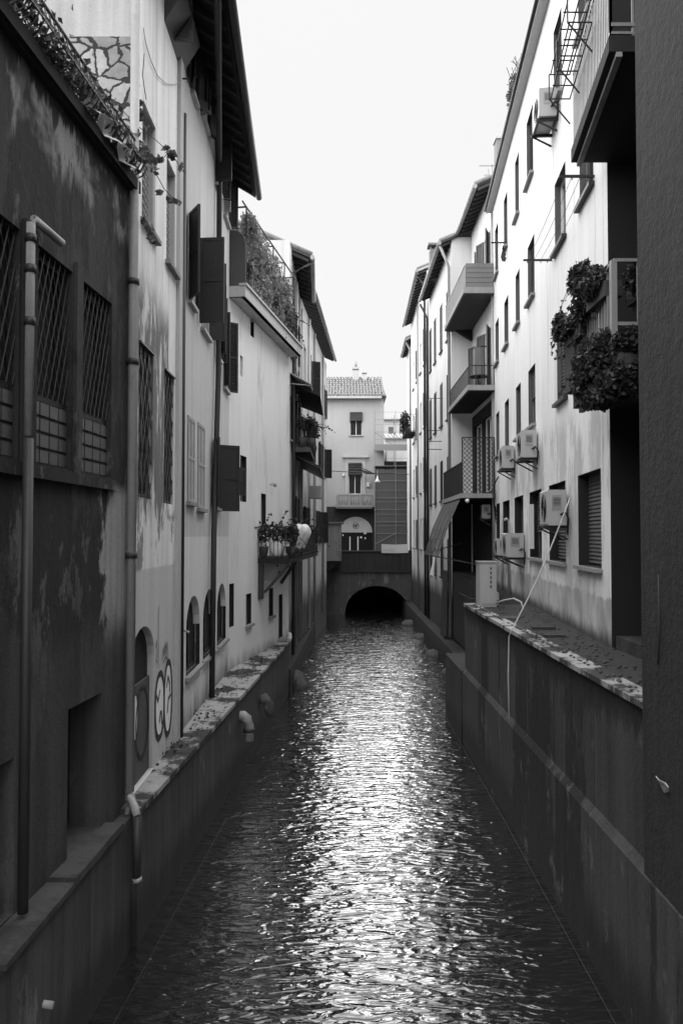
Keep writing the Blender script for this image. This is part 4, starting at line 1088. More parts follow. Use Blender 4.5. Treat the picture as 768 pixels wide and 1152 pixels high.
for z in zls[1:]:
    for y in (ys0,): sc.bar((xs[0], y, z), (xs[-1], y, z), .022)
    for y in (ys0,): sc.bar((xs[0], y, z+.45), (xs[-1], y, z+.45), .014)
    for x in xs[1:]: sc.bar((x, ys0, z), (x, ys1, z), .045)
sc.bar((xs[0], ys0, zls[0]), (xs[1], ys0, zls[1]), .03); sc.bar((xs[1], ys0, zls[7]), (xs[0], ys0, zls[8]), .03)
scf = sc.build('scaffolding', 'scaffold', None, (3.3, 48.5, -1.75)); tag(scf, 'tube scaffolding standing at the right end of the bridge', 'scaffolding')
m = MB()
for z in zls[6:8]: m.box(xs[0], xs[-1], ys0+.05, ys1-.4, z-.06, z-.0)
m.build('decks', 'wood_old', scf)
m = MB(); m.box(xs[0]+.02, xs[-1], ys0+.06, ys0+.09, -1.75, at(440, 528, ys0).z); m.build('netting', 'net_dark', scf)
m = MB(); m.box(xs[0]-.03, xs[-1], ys0-.05, ys0-.02, at(440, 507, ys0).z, at(440, 500, ys0).z); m.build('toe_board', 'scaffold', scf)
labsf = ['pale hazy block of flats far beyond the scaffolding', 'low pale house with a terrace behind the scaffolding']
for k, (u0, u1, vt, Y) in enumerate(((431, 470, 469, 95), (433, 470, 489, 70))):
    p, q = at(u0, vt, Y), at(u1, 600, Y)
    h = empty('distant_house', ((p.x+q.x)/2, Y, -1.75), labsf[k], 'house', 'distant houses beyond the bridge')
    m = MB(); m.box(p.x, q.x+6, Y, Y+8, -4, p.z-.3); m.build('wall', 'haze_wall', h)
    m = MB(); x = p.x-.3
    while x < q.x+6: m.prism([(Y-.4, p.z-.3), (Y+4, p.z+.6), (Y+4, p.z+.5), (Y-.4, p.z-.4)], lambda a_, b_, c_: Vector((b_, a_, c_)), x, x+.28); x += .36
    m.build('roof', 'tile_pale', h)
    for j in range(6):
        m = MB(); m.box(p.x+.6+j*1.3, p.x+1.2+j*1.3, Y-.02, Y+.02, p.z-2.2, p.z-1.2); m.build('window', 'shutter_mid', h)
# left street beyond: another house behind FH to close gaps
m = MB(); m.box(-9, fx(366)-1.55, 46, 55, -1.9, 7.0); o = m.build('street_house', 'plaster_shabby', None, (-6, 50, -1.9)); tag(o, 'house corner hidden mostly behind the left bank eaves beyond the bridge', 'house')
# ================================================================== HOUSE F (tall white, right)
WF = Wall((3.36, 10.0), (4.4, 23.1), -1)
FZ = 9.45
Fh = empty('apartment_house', WF.P(6, -1, -1.4), 'tall white plaster apartment house with rows of small windows on the right bank', 'house', 'houses along the right bank')
def fr_(un, uf, vt, vb, **k):
    return op(WF, un, uf, vt, vb, ref=un, **k)
g = [fr_(676, 650, 526, 640, depth=.26), fr_(636, 617.5, 542, 634), fr_(609, 595.5, 553, 630), fr_(588.5, 578.5, 560, 626), fr_(573, 565.5, 567, 623), fr_(562, 558.3, 572, 620)]
zg0 = g[0]['z0']
for o in g: o['z0'] = zg0; o['z1'] = g[0]['z1']; o['depth'] = .24
r2 = [fr_(639, 627.5, 340, 446), fr_(603, 595, 406, 475), fr_(586.5, 581, 430, 491), fr_(573, 568.3, 448, 500), fr_(562, 558.3, 465, 512)]
r3 = [fr_(671, 655, 110, 193), fr_(639, 626.5, 172, 258), fr_(603, 595.3, 258, 326), fr_(586, 581.3, 299, 362), fr_(573, 568.3, 330, 386), fr_(562, 558.2, 359, 409)]
r4 = [fr_(671, 655, -120, -10), fr_(636, 626.5, -10, 88), fr_(602.5, 595, 125, 184), fr_(586, 581.5, 169, 237), fr_(572.6, 568.5, 214, 270), fr_(562, 558.3, 252, 302)]
for row in (r2, r3, r4):
    zz = row[1]['z0']; zt = row[1]['z1']
    for o in row: o['z0'] = zz; o['z1'] = zt
for o in r2+r3+r4: o['depth'] = .16
m = MB(); facade(m, WF, 0, WF.len, -5.2, FZ, g+r2+r3+r4, near=False, back=6)
m.build('wall', 'plaster_white', Fh)
c0 = WF.P(0, 0, 0); c1 = WF.P(0, -6, 0)
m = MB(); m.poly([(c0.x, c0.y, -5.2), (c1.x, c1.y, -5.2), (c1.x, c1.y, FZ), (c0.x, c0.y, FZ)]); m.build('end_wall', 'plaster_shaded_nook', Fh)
for k, o in enumerate(g): window(Fh, WF, dict(o, gap=.03 if k != 2 else .5, bm='shutter_mid'), 'blind', fm='shutter_mid', lin='plaster_dark')
for k, o in enumerate(r2+r3+r4):
    st = 'blind' if k in (0, 1, 2, 7, 12, 13) else 'dark'
    window(Fh, WF, dict(o, gap=(o['z1']-o['z0'])*(.5 if k in (1, 12) else .08), bm='shutter_mid', so=.08), st, fm='shutter_mid' if k % 2 else 'paint_white', sill='iron' if k in (0, 6, 5) else 'sill_stone', lin='shutter_mid')
m = MB(); m.box(-.05, WF.len+.05, -5.9, .18, FZ, FZ+.09, WF.P); m.box(-.05, WF.len+.05, .08, .2, FZ+.092, FZ+.15, WF.P); m.build('roof', 'stone_white', Fh)
m = MB(); m.tube([WF.P(-.05, .21, FZ+.07), WF.P(WF.len+.05, .21, FZ+.07)], .035, 6); m.build('gutter', 'iron', Fh)
m = MB()
for k in range(9): s = .5+k*1.55; m.bar(WF.P(s, .05, FZ+.1), WF.P(s, .05, FZ+.75), .02)
m.tube([WF.P(.2, .05, FZ+.7), WF.P(WF.len, .05, FZ+.7)], .01, 5); m.tube([WF.P(.2, .05, FZ+.45), WF.P(WF.len, .05, FZ+.45)], .008, 5)
tag(m.build('roof_railing', 'scaffold'), 'thin wire railing along the roof edge of the tall white house', 'railing')
pf = at(555.5, 603, 22.95); 
pipe('drainpipe', '', [(pf.x, pf.y, FZ-.1), (pf.x, pf.y, -2.7)], .055, 'pipe_grey', root=Fh)
m = MB()
m.tube([WF.P(WF.s(562), .03, WF.z(562, 536)+.0), WF.P(WF.s(560), .1, WF.z(560, 545)), WF.P(WF.s(559), .06, WF.z(559, 560))], .02, 5)
for k in range(5): m.tube([WF.P(WF.s(560)+.06*k, .03, .75-.1*k), WF.P(WF.s(560)+.1*k, .12, .9+.1*k), WF.P(WF.s(559)+.1*k, .05, 1.3)], .012, 5)
tag(m.build('cable_bundle', 'iron'), 'loose bundle of dark cables on the white wall beside the far drainpipe', 'cables')

# nook between F and the near building
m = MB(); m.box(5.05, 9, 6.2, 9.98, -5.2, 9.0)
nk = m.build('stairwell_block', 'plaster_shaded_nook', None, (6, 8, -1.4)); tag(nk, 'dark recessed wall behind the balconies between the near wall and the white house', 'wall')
m = MB(); m.box(3.40, 5.04, 7.2, 9.97, -1.40, -1.24); st_ = m.build('step', 'coping_dark', None, (4, 8.5, -1.4)); tag(st_, 'broad worn concrete step at the foot of the dark recess', 'step')
m = MB()
for k in range(16): m.box(3.0, 3.35, 7.05+k*.05, 7.075+k*.05, -1.40, -1.385)
for k in range(8): m.box(3.0+k*.05, 3.012+k*.05, 7.05, 7.85, -1.40, -1.383)
tag(m.build('drain_grate', 'iron_wall'), 'iron drain grate set in the right terrace beside the near wall', 'grate')

# near building G
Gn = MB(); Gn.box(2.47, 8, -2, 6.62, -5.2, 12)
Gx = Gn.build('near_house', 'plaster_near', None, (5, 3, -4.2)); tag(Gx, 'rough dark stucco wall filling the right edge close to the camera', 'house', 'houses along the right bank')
# peeled flake of paint
p = at(741, 884, 6.15)
m = MB(); fl = [(6.02, p.z+.03), (6.08, p.z+.045), (6.2, p.z+.03), (6.26, p.z+.04), (6.24, p.z-.02), (6.17, p.z-.06), (6.1, p.z-.03)]
m.prism([(a, b) for a, b in fl], lambda x, y, z: Vector((2.47-y-(.03 if z > p.z+.02 else 0), x, z)), .002, .012)
m.build('paint_flake', 'coping', Gx)
m = MB(); m.tube([(2.468, 6.25, p.z+1.6), (2.462, 6.23, p.z+1.2), (2.465, 6.27, p.z+.9)], .007, 5); m.build('crack', 'paint_black', Gx)

# ---------------- balconies of the nook
def out_x(y): return 2.60+.30*(y-7.65)/2.35
def nook_balcony(z, solid, name):
    y0, y1 = 7.65, 9.97
    P = [(out_x(y0), y0), (out_x(y1), y1), (5.04, y1), (5.04, y0)]
    m = MB(); slabpoly(m, P, z, z+.16); b = m.build('balcony', 'soffit', Fh)
    m = MB(); Q = [(out_x(y0)+.07, y0+.0), (out_x(y1)+.07, y1), (out_x(y1)+.13, y1), (out_x(y0)+.13, y0)]
    m.prism(Q, lambda x, o, y: Vector((x, y, z-.05+o)), 0, .048); m.build('drip_edge', 'fascia', b)
    return b, y0, y1
zb1 = at(680, 183, 9.97).z
b1, y0, y1 = nook_balcony(zb1, False, '')
m = MB(); zt = zb1+.16
rail(m, [(out_x(y0)+.03, y0+.03, 0), (out_x(y1)+.03, y1-.05, 0)], zt, zt+.95, .085, .022, .035); rail(m, [(out_x(y0)+.03, y0+.03, 0), (5.0, y0+.03, 0)], zt, zt+.95, .2, .022, .035)
m.bar((out_x(y0)+.03, y0+.03, zt+.12), (5.0, y0+.03, zt+.12), .035)
m.build('railing', 'iron_light', b1)
zb2 = at(680, 460, 9.97).z
b2, y0, y1 = nook_balcony(zb2, True, '')
zt2 = zb2+.16
m = MB(); 
zr = at(700, 292, y0).z
rail(m, [(out_x(y0)+.03, y0+.03, 0), (out_x(y1)+.03, y1-.05, 0)], zt2, zr, .14, .018, .03); rail(m, [(out_x(y0)+.03, y0+.03, 0), (5.0, y0+.03, 0)], zt2, zr, .22, .02, .045)
m.bar((out_x(y0)+.03, y0+.03, zt2), (out_x(y0)+.03, y0+.03, zr), .055); m.bar((out_x(y0), y0+.03, zt2+.3), (5.0, y0+.03, zt2+.3), .035)
m.build('railing', 'iron_light', b2)
m = MB(); n = 13
for k in range(n):
    t0 = k/n; t1 = (k+.86)/n; ya = y0+.1+(y1-y0-.15)*t0; yb = y0+.1+(y1-y0-.15)*t1
    if k > 9 : continue
    m.poly([(out_x(ya)+.055, ya, zt2+.03), (out_x(yb)+.055, yb, zt2+.03), (out_x(yb)+.055, yb, zr-.12), (out_x(ya)+.055, ya, zr-.12)])
m.build('reed_screen', 'wood_old', b2)
# drying rack hanging outside balcony 1
m = MB(); pts = lambda u, v_, y: at(u, v_, y)
for y in (9.3, 9.5, 9.7, 9.9): pass
xo = lambda y: out_x(y)-.02
for (ya, yb, zz) in ((8.4, 9.9, zt+.93), (8.4, 9.9, zt+.62)):
    for d in (.0, .12, .24): m.bar((xo(ya)-d, ya, zz), (xo(yb)-d, yb, zz), .014)
    for k in range(6): y = ya+(yb-ya)*k/5; m.bar((xo(y)-.26, y, zz), (xo(y), y, zz), .012)
for y in (8.4, 9.2, 9.9):
    m.bar((xo(y)-.26, y, zt+.62), (xo(y)-.26, y, zt+.93), .014); m.bar((xo(y), y, zt+.3), (xo(y)-.26, y, zt+.62), .014)
tag(m.build('drying_rack', 'iron'), 'wire drying rack hooked outside the topmost right balcony', 'drying rack')
m = MB()
for y, w in ((9.55, .05), (8.75, .07), (9.0, .03)):
    zz = zt+.05+(.35 if y < 9 else 0); m.box(out_x(y)+.07, out_x(y)+.075+.02, y-w, y+w, zz+.2, zz+.5)
tag(m.build('cloth_scraps', 'fabric_white'), 'scraps of white cloth hanging behind the bars of the topmost right balcony', 'cloth')
# plants
def hang(name_lab, blobs, size, n, seed, mat='leaf_dark', grp='plants on the right balcony'):
    c, r = blobs[0]
    m = MB(); c = Vector(c); zf = c.z-r[2]*.3
    m.box(c.x-.02, c.x+.16, c.y-.3, c.y+.3, zf-.16, zf); pt = m.build('flower_box', 'terracotta'); tag(pt, name_lab, 'flower box', grp)
    m = MB()
    for i, (c, r) in enumerate(blobs): foliage(m, ball(c, r), int(n*1.4*(r[0]*r[1]*r[2])**.5/.06), size, seed+i)
    m.build('foliage', mat, pt)
    for i, (c, r) in enumerate(blobs[:3]): shoots(c, (r[0]*.45, r[1]*.5, r[2]*.5), 12, seed+50+i, .045, mat, pt)
    m = MB(); rr = random.Random(seed)
    for k in range(18):
        c, r = blobs[rr.randrange(len(blobs))]; p = Vector(blobs[0][0]); q = Vector(c)+Vector((rr.uniform(-r[0], r[0]), rr.uniform(-r[1], r[1]), rr.uniform(-r[2], r[2])))*.8
        m.tube([p, (p+q)/2+Vector((0,0,.04)), q], .005, 4)
    m.build('stems', 'twig', pt)
X = out_x
hang('large bushy plant spilling over the near part of the right balcony rail', [((X(8.3)-.03, 8.25, at(680, 318, 8.2).z), (.17, .36, .17)), ((X(8.7)-.1, 8.7, at(664, 315, 8.7).z), (.16, .28, .22)), ((X(9)-.05, 9.0, at(657, 345, 8.9).z), (.12, .2, .14))], .055, 700, 200)
hang('drooping plant at the far end of the right balcony rail', [((X(9.55)-.06, 9.5, at(645, 365, 9.5).z), (.14, .32, .14)), ((X(9.8)-.17, 9.8, at(629, 368, 9.8).z), (.12, .18, .2)), ((X(9.6)+.05, 9.3, at(660, 350, 9.3).z), (.1, .25, .1))], .055, 700, 220)
hang('plant in the corner behind the near rail of the right balcony', [((X(7.7)+.32, 7.8, at(716, 312, 7.8).z), (.16, .14, .17))], .055, 700, 240)
hang('huge dark plant covering the lower front of the right balcony', [((X(8)+.02, 7.85, at(695, 395, 7.8).z), (.25, .25, .24)), ((X(8.3)-.05, 8.3, at(677, 405, 8.3).z), (.2, .4, .28)), ((X(8)+.3, 7.7, at(715, 400, 7.7).z), (.3, .18, .22)), ((X(8.8)-.06, 8.8, at(668, 425, 8.8).z), (.15, .35, .24)), ((X(8.7)-.04, 8.7, at(666, 452, 8.8).z), (.07, .14, .12)), (at(708, 425, 7.6), (.26, .14, .2)), (at(690, 432, 7.8), (.2, .2, .2)), (at(714, 385, 7.6), (.24, .14, .16)), (at(675, 445, 8.2), (.16, .25, .16))], .06, 900, 260)
# wooden box hanging at the far end
m = MB(); p = at(640, 375, 9.7); q = at(651, 440, 9.7)
m.box(p.x, q.x+.04, 9.5, 9.95, q.z, at(640, 377, 9.7).z); tag(m.build('wooden_panel', 'wood_old'), 'dark wooden side panel closing the far end of the plant-covered right balcony', 'panel')

# clotheslines on F
def rod(u, v_, L, name, lab, lines=None):
    s = WF.s(u); z = WF.z(u, v_)
    m = MB(); m.bar(WF.P(s, 0, z), Vector((WF.P(s, 0, z).x-L, WF.P(s, 0, z).y, z)), .035, .03)
    for k in range(4): p = WF.P(s, 0, z); m.bar((p.x-.08-k*L/4.3, p.y, z-.015), (p.x-.08-k*L/4.3, p.y, z-.05), .012)
    return m, s, z, L
ma, sa, za, La = rod(672, 191, .48, '', ''); mb_, sb, zb_, Lb = rod(623, 288, .5, '', '')
for k in range(4):
    pa, pb = WF.P(sa, 0, za), WF.P(sb, 0, zb_); pa.x -= .08+k*La/4.3; pb.x -= .08+k*Lb/4.3
    pts = [pa.lerp(pb, t/8)-Vector((0, 0, .06*math.sin(math.pi*t/8))) for t in range(9)]; ma.tube(pts, .0035, 4)
cl = ma.build('clothesline', 'iron'); tag(cl, 'clothesline strung between two rods under the topmost right balcony', 'clothesline', 'clothes rods on the white house'); mb_.build('rod', 'iron', cl)
for u, v_, L, lab in ((572, 267, .4, 'short clothes rod with a rag below the highest windows of the white house'), (556, 314, .35, 'thin rod at the white house far corner, level with the top balcony'), (553, 387, .3, 'thin rod across the far corner above the middle balcony')):
    m, s, z, L_ = rod(u, v_, L, '', '')
    o = m.build('clothes_rod', 'iron'); tag(o, lab, 'clothes rod', 'clothes rods on the white house')
    if u == 572:
        m = MB(); p = WF.P(s, .1, z)
        for j in range(4): m.poly([(p.x-.02*j, p.y-.02, z-.06-.1*j), (p.x+.07+.01*j, p.y+.04, z-.06-.1*j), (p.x+.06, p.y+.04, z-.17-.1*j), (p.x-.03, p.y, z-.17-.1*j)])
        m.build('rag', 'fabric_dark', o)

# ---------------- air conditioners
def ac(u, vb, lab, dep=.25, wid=.62, h=.45, feet=True, hose=True, W=WF, gap=.03):
    s = W.s(u); z = W.z(u, vb)
    m = MB(); s1 = s+wid
    e = .02
    m.prism([(gap, z+e), (gap+e, z), (gap+dep-e, z), (gap+dep, z+e), (gap+dep, z+h-e), (gap+dep-e, z+h), (gap+e, z+h), (gap, z+h-e)], lambda x, y, zz: W.P(y, x, zz), s, s1)
    o = m.build('air_conditioner', 'paint_ac'); tag(o, lab, 'air conditioner', 'air conditioners on the white house')
    # fan grille on the outer face
    m = MB(); c = W.P(s+wid*.42, gap+dep+.004, z+h*.5); r = h*.38
    for k in range(5):
        rr = r*(k+1)/5; ring = [c + Vector((W.t.x*rr*math.cos(a), W.t.y*rr*math.cos(a), rr*math.sin(a))) for a in [2*math.pi*j/14 for j in range(15)]]
        m.tube(ring, .006, 4)
    m.build('fan_grille', 'iron', o)
    m = MB(); m.box(s-.006, s-.001, gap+dep*.25, gap+dep*.75, z+h*.42, z+h*.85, W.P)
    m.build('side_cover', 'pipe_grey', o)
    m = MB()
    for k in range(6): m.box(s-.009, s-.0065, gap+dep*.32, gap+dep*.68, z+h*(.56+.04*k), z+h*(.575+.04*k), W.P)
    m.build('vent_slots', 'iron', o)
    if feet:
        for q in (s+.08, s1-.08): m = MB(); m.box(q-.02, q+.02, .001, gap+dep+.04, z-.05, z-.005, W.P); m.bar(W.P(q, gap+dep, z-.05), W.P(q, 0.01, z-.22), .025); m.build('bracket', 'iron', o)
        m = MB(); m.box(s+.1, s1-.1, gap+dep-.02, gap+dep+.02, z-.045, z-.007, W.P)
        m.build('crossbar', 'iron', o)
    if hose:
        m = MB()
        for k in range(3): m.tube([W.P(s-.02, gap+.06+.02*k, z+h*.3), W.P(s-.09-.02*k, gap+.05, z+h*.38), W.P(s-.13-.02*k, gap+.0, z+h*.2), W.P(s-.12, gap+.01, z-.05-.05*k)], .012, 6)
        m.build('hoses', 'iron', o)
    return o
ac(632, 119, 'air conditioner on a bracket high on the white wall near the top balcony', .29, .7, .48)
ac(606, 514, 'air conditioner under the second storey windows, nearer of the two side by side', .29, .75, .53)
ac(580, 526, 'air conditioner under the second storey windows, farther of the two side by side', .27, .8, .52)
a4 = ac(640, 591, 'biggest looking air conditioner, in front of a shuttered ground floor window', .30, .68, .56, gap=.04)
ac(590, 627, 'wide air conditioner low on the white wall beside a white vertical pipe', .37, .9, .52, gap=.02)
ac(571.5, 625, 'narrow air conditioner mounted low, behind the wide one', .25, .55, .42)
o = ac(562, 680, 'small outdoor unit standing on the terrace by the tall grey cabinet', .3, .5, .33, feet=False)
# cabinet
c = at(556, 680, 16.0)
m = MB(); x0 = at(538, 650, 16.0).x; x1 = at(556.5, 650, 16.0).x; zc_ = at(547, 632, 16.0).z
m.box(x0, x1, 15.85, 16.3, -1.40, zc_-.02); cab = m.build('cabinet', 'paint_ac'); tag(cab, 'tall grey metal cabinet at the far end of the right terrace', 'cabinet')
m = MB(); m.box(x0-.015, x1+.015, 15.83, 16.32, zc_-.018, zc_+.01); m.build('lid', 'pipe_grey', cab)
m = MB(); m.box(x0+.03, x1-.03, 15.835, 15.848, -1.34, zc_-.06); dr = m.build('door', 'paint_ac', cab)
m = MB()
for k in range(5): m.box(x0+.20, x0+.23, 15.826, 15.834, zc_-.15-.09*k, zc_-.10-.09*k)
m.build('vent', 'iron_wall', dr)
# pipes on F
m = MB(); s = WF.s(597, .06); m.box(s, s+.1, 0.002, .10, WF.z(597, 617), WF.z(597, 568), WF.P); tag(m.build('duct', 'paint_white'), 'white vertical duct between the low windows of the white house', 'duct')
s = WF.s(572, .05); pipe('vent_pipe', 'white bent vent pipe rising beside the low air conditioners', [WF.P(s, .05, -1.39), WF.P(s, .05, WF.z(572, 586)), WF.P(s, .10, WF.z(572, 584)), WF.P(s-.06, .16, WF.z(572, 585))], .03, 'pipe_white', cat='pipe')
s = WF.s(564, .05); pipe('vent_pipe', 'slim pale pipe running down to the terrace behind the small outdoor unit', [WF.P(s, .05, -1.39), WF.P(s, .05, WF.z(564, 628))], .035, 'pipe_grey', cat='pipe')
# condensate hose
s = WF.s(645, .0); z = WF.z(645, 560)
pA = WF.P(s, .05, z); pB = at(581, 702, 11.6); pB = Vector((2.46, 11.6, -1.35))
m = MB(); pts = [pA+Vector((0,0,-.03)), pA] + [pA.lerp(pB, t)-Vector((0,0,.10*math.sin(math.pi*t))) for t in (.15, .3, .45, .6, .75, .9)] + [pB, Vector((2.42, 11.62, -1.45)), Vector((2.41, 11.65, -2.0)), Vector((2.42, 11.66, -2.7))]
m.tube(pts, .011, 6); tag(m.build('hose', 'rope'), 'thin pale hose running from the big air conditioner down over the right quay wall', 'hose')
m = MB(); m.tube([(3.0, 16.0, -1.37), (3.15, 15.6, -1.25), (3.3, 15.4, -1.2), (3.42, 15.3, -1.26), (3.44, 15.2, -1.38)], .018, 6); tag(m.build('hose', 'rope'), 'short curled white hose on the terrace beside the small outdoor unit', 'hose')
# small litter on terrace
for (q, lab) in (((2.85, 3.2, 12.0, 12.06, -1.4, -1.36), 'longest wooden stick lying across the right terrace'), ((2.8, 3.1, 11.1, 11.18, -1.4, -1.365), 'short wooden stick on the right terrace nearest the drain grate'), ((2.75, 3.0, 13.5, 13.9, -1.4, -1.385), 'flat board on the right terrace nearest the tall grey cabinet')):
    m = MB(); m.box(*q); tag(m.build('plank', 'wood_old'), lab, 'plank', 'old wood lying on the right terrace')

# ================================================================== HOUSE H1 (recessed bay with stacked balconies)
WH1 = Wall((4.40, 23.12), (4.42, 27.0), -1)
H = empty('townhouse', (5, 25, -4.2), 'recessed pale house bay with three stacked balconies over the water', 'house', 'houses along the right bank')
oh = [op(WH1, 552, 548.5, 280, 372, ref=552)]*0
oh = [dict(s0=a, s1=a+(.8 if h < 2.2 else 1.5), z0=z, z1=z+h) for (a, z, h) in ((.6, 7.6, 1.5), (.5, 4.3, 1.9), (2.3, 4.35, 1.9), (.3, 1.33, 2.3), (2.0, 1.33, 2.3), (2.6, 7.6, 1.5))]
m = MB(); facade(m, WH1, 0, WH1.len, 4.0, 10.3, [o for o in oh if o['z0'] > 4], depth=.15, back=5, near=True); m.build('wall', 'plaster_white_far', H)
m = MB(); facade(m, WH1, 0, WH1.len, -5.2, 3.998, [o for o in oh if o['z0'] < 4], depth=.15, back=5, near=True); m.build('lower_wall', 'plaster_dark', H)  # loggia shade painted in: lower bay wall coloured near black
for k, o in enumerate(oh):
    f = window(H, WH1, dict(o, depth=.15), 'dark', fm='paint_white', sill=None)
    if k in (0, 1, 2, 5): leafpanel(f, WH1, o['s1'], .02, 25, .38, o['z0'], o['z1'], 'shutter_mid'); leafpanel(f, WH1, o['s0'], .02, 160, .38, o['z0'], o['z1'], 'shutter_mid')
y0h, y1h = 22.75, 26.97
def bay(u0, v0, zt, dx=0): return at(u0, v0, y0h)
levels = []
for (u0, v0, th, solid) in ((523, 331, .14, 'solid'), (528, 440, .12, 'bars'), (520, 561, .10, 'lattice')):
    p = at(u0, v0, y0h); levels.append((p.x, p.z))
    m = MB(); m.box(p.x, 4.39, y0h, y1h, p.z, p.z+th); b = m.build('balcony', 'soffit_stained' if solid == 'solid' else 'soffit', H)
    m = MB(); m.box(p.x-.06, p.x, y0h-.06, y1h, p.z+.02, p.z+th+.05); m.box(p.x, 4.39, y0h-.06, y0h-.002, p.z+.02, p.z+th+.05); m.build('edge', 'fascia', b)
    zt = p.z+th
    m = MB()
    if solid == 'solid':
        zr_ = at(540, 296, y0h).z
        n = 5
        for k in range(n): m.box(p.x+.02, 4.38, y0h, y0h+.04, zt+.05+(zr_-zt-.05)*k/n+.01, zt+.05+(zr_-zt-.05)*(k+1)/n-.004)
        m.build('side_panel', 'brown_panel', b)
        m = MB(); rail(m, [(p.x, y0h+.02, 0), (p.x, y1h-.05, 0)], zt, zr_-.06, .13, .03, .05); m.build('railing', 'pipe_grey', b)
        m = MB(); m.box(p.x+.02, p.x+.035, y0h+.1, y1h-.1, zt+.06, zr_-.15); m.build('screen', 'haze_wall', b)
        m = MB(); m.prism([(4.39, p.z-.004), (p.x+.3, p.z-.004), (4.39, p.z-.35)], IDF, y1h-.25, y1h-.05); m.build('bracket', 'soffit', b)
    elif solid == 'bars':
        zr_ = at(540, 411, y0h).z
        rail(m, [(4.36, y0h+.02, 0), (p.x, y0h+.02, 0)], zt, zr_, .16, .022, .035); rail(m, [(p.x, y0h+.02, 0), (p.x, y1h-.05, 0)], zt, zr_, .13, .014, .03)
        m.build('railing', 'iron', b)
    else:
        zr_ = at(540, 492, y0h).z
        rail(m, [(4.36, y0h+.02, 0), (p.x, y0h+.02, 0)], zt, zr_, .5, .03, .035)
        L = 4.36-p.x; h = zr_-zt; st_ = .13
        for sg in (1, -1):
            x = -h
            while x < L:
                a0 = max(0, -x); a1 = min(h, L-x)
                if a1 > a0:
                    q0, q1 = x+a0, x+a1
                    if sg < 0: q0, q1 = L-q0, L-q1
                    m.bar((p.x+q0, y0h+.02, zt+a0), (p.x+q1, y0h+.02, zt+a1), .014)
                x += st_
        m.build('lattice', 'iron', b)
        m = MB(); rail(m, [(p.x, y0h+.02, 0), (p.x, y1h-.05, 0)], zt, zt+.95, .12, .018, .035); m.build('railing', 'iron', b)
# brown cabinet on the middle balcony
p = levels[1]
m = MB(); q = at(533, 392, 23.6); q2 = at(540, 412, 23.6); m.box(q.x, q2.x, 23.5, 23.8, p[1]+.12, q.z); 
tag(m.build('locker', 'brown_panel'), 'brown narrow locker standing on the middle barred balcony', 'locker')
m = MB(); q = at(538, 424, 23.1); m.tube([(q.x, 23.15, q.z), (q.x, 23.15, q.z+.03)], .28, 12); m.bar((q.x, 23.15, p[1]+.12), (q.x, 23.15, q.z), .04); tag(m.build('side_table', 'iron'), 'small round dark table on the middle barred balcony', 'table')
# striped awning beneath the lowest balcony
p = levels[2]
mats = ('fabric_dark', 'shutter_mid')
aw = None
NS = 12; ya0, ya1 = 22.9, 26.8
m1 = MB(); m2 = MB()
for k in range(NS):
    a = ya0+(ya1-ya0)*k/NS; b = ya0+(ya1-ya0)*(k+1)/NS; mm = m1 if k % 2 else m2; dz = .03*math.sin(k*2.1)
    for (t0, t1) in ((0, .5), (.5, 1)):
        f0 = lambda t: (p[0]-.05-.62*t - .05*math.sin(math.pi*t), p[1]-.02-1.62*t+dz*t)
        xa, za_ = f0(t0); xb, zb__ = f0(t1)
        mm.poly([(xa, a, za_), (xa, b, za_), (xb, b, zb__), (xb, a, zb__)])
aw = m1.build('awning', 'fabric_dark'); tag(aw, 'striped dark awning slanting out under the lowest latticed balcony', 'awning'); m2.build('stripes', 'wood_old', aw)
m = MB(); m.bar((p[0]-.67, ya0, p[1]-1.66), (p[0]-.67, ya1, p[1]-1.66), .05); m.bar((p[0]-.67, ya0+.02, p[1]-1.66), (4.0, ya0+.02, p[1]-1.9), .03); m.bar((p[0]-.67, ya1, p[1]-1.66), (4.0, ya1, p[1]-1.3), .03); m.build('arm', 'iron_wall', aw)
m = MB(); m.blob(at(525.5, 563.5, 22.65), .06, 2, 10); tag(m.build('globe_lamp', 'paint_white'), 'small white globe lamp under the corner of the latticed balcony', 'lamp')
# dark infill below (old sheds over the water)
m = MB(); m.box(3.75, 4.38, 22.9, 26.95, -3.48, -1.2); o = m.build('shed', 'plaster_dark', None, (4, 25, -3.5)); tag(o, 'dark shed wall under the awning at the waterside', 'shed')
m = MB()
for k in range(12): m.box(3.735, 3.748, 22.95+k*.33, 23.22+k*.33, -3.4, -1.25)
m.build('boards', 'wood_old', o)
m = MB(); m.box(3.77, 4.37, 22.885, 22.898, -3.4, -1.25); m.build('door', 'wood_old', o)
m = MB(); m.box(4.46, 6, 16.4, 23.0, -5.2, -1.6); 
q = at(543, 600, 22.3)
WX = Wall((4.30, 22.0), (4.37, 23.0), -1)
oo = ac(553, 583, 'small air conditioner in the dark bay under the latticed balcony', .26, .5, .4, W=Wall((4.30, 22.3), (4.36, 23.1), -1))
m = MB(); m.tube([(3.3, 22.6, -1.6), (3.6, 22.5, -1.75), (4.3, 22.4, -1.75)], .01, 5); tag(m.build('cable', 'shutter_mid'), 'thin grey cable sagging across the dark bay below the awning', 'cable')
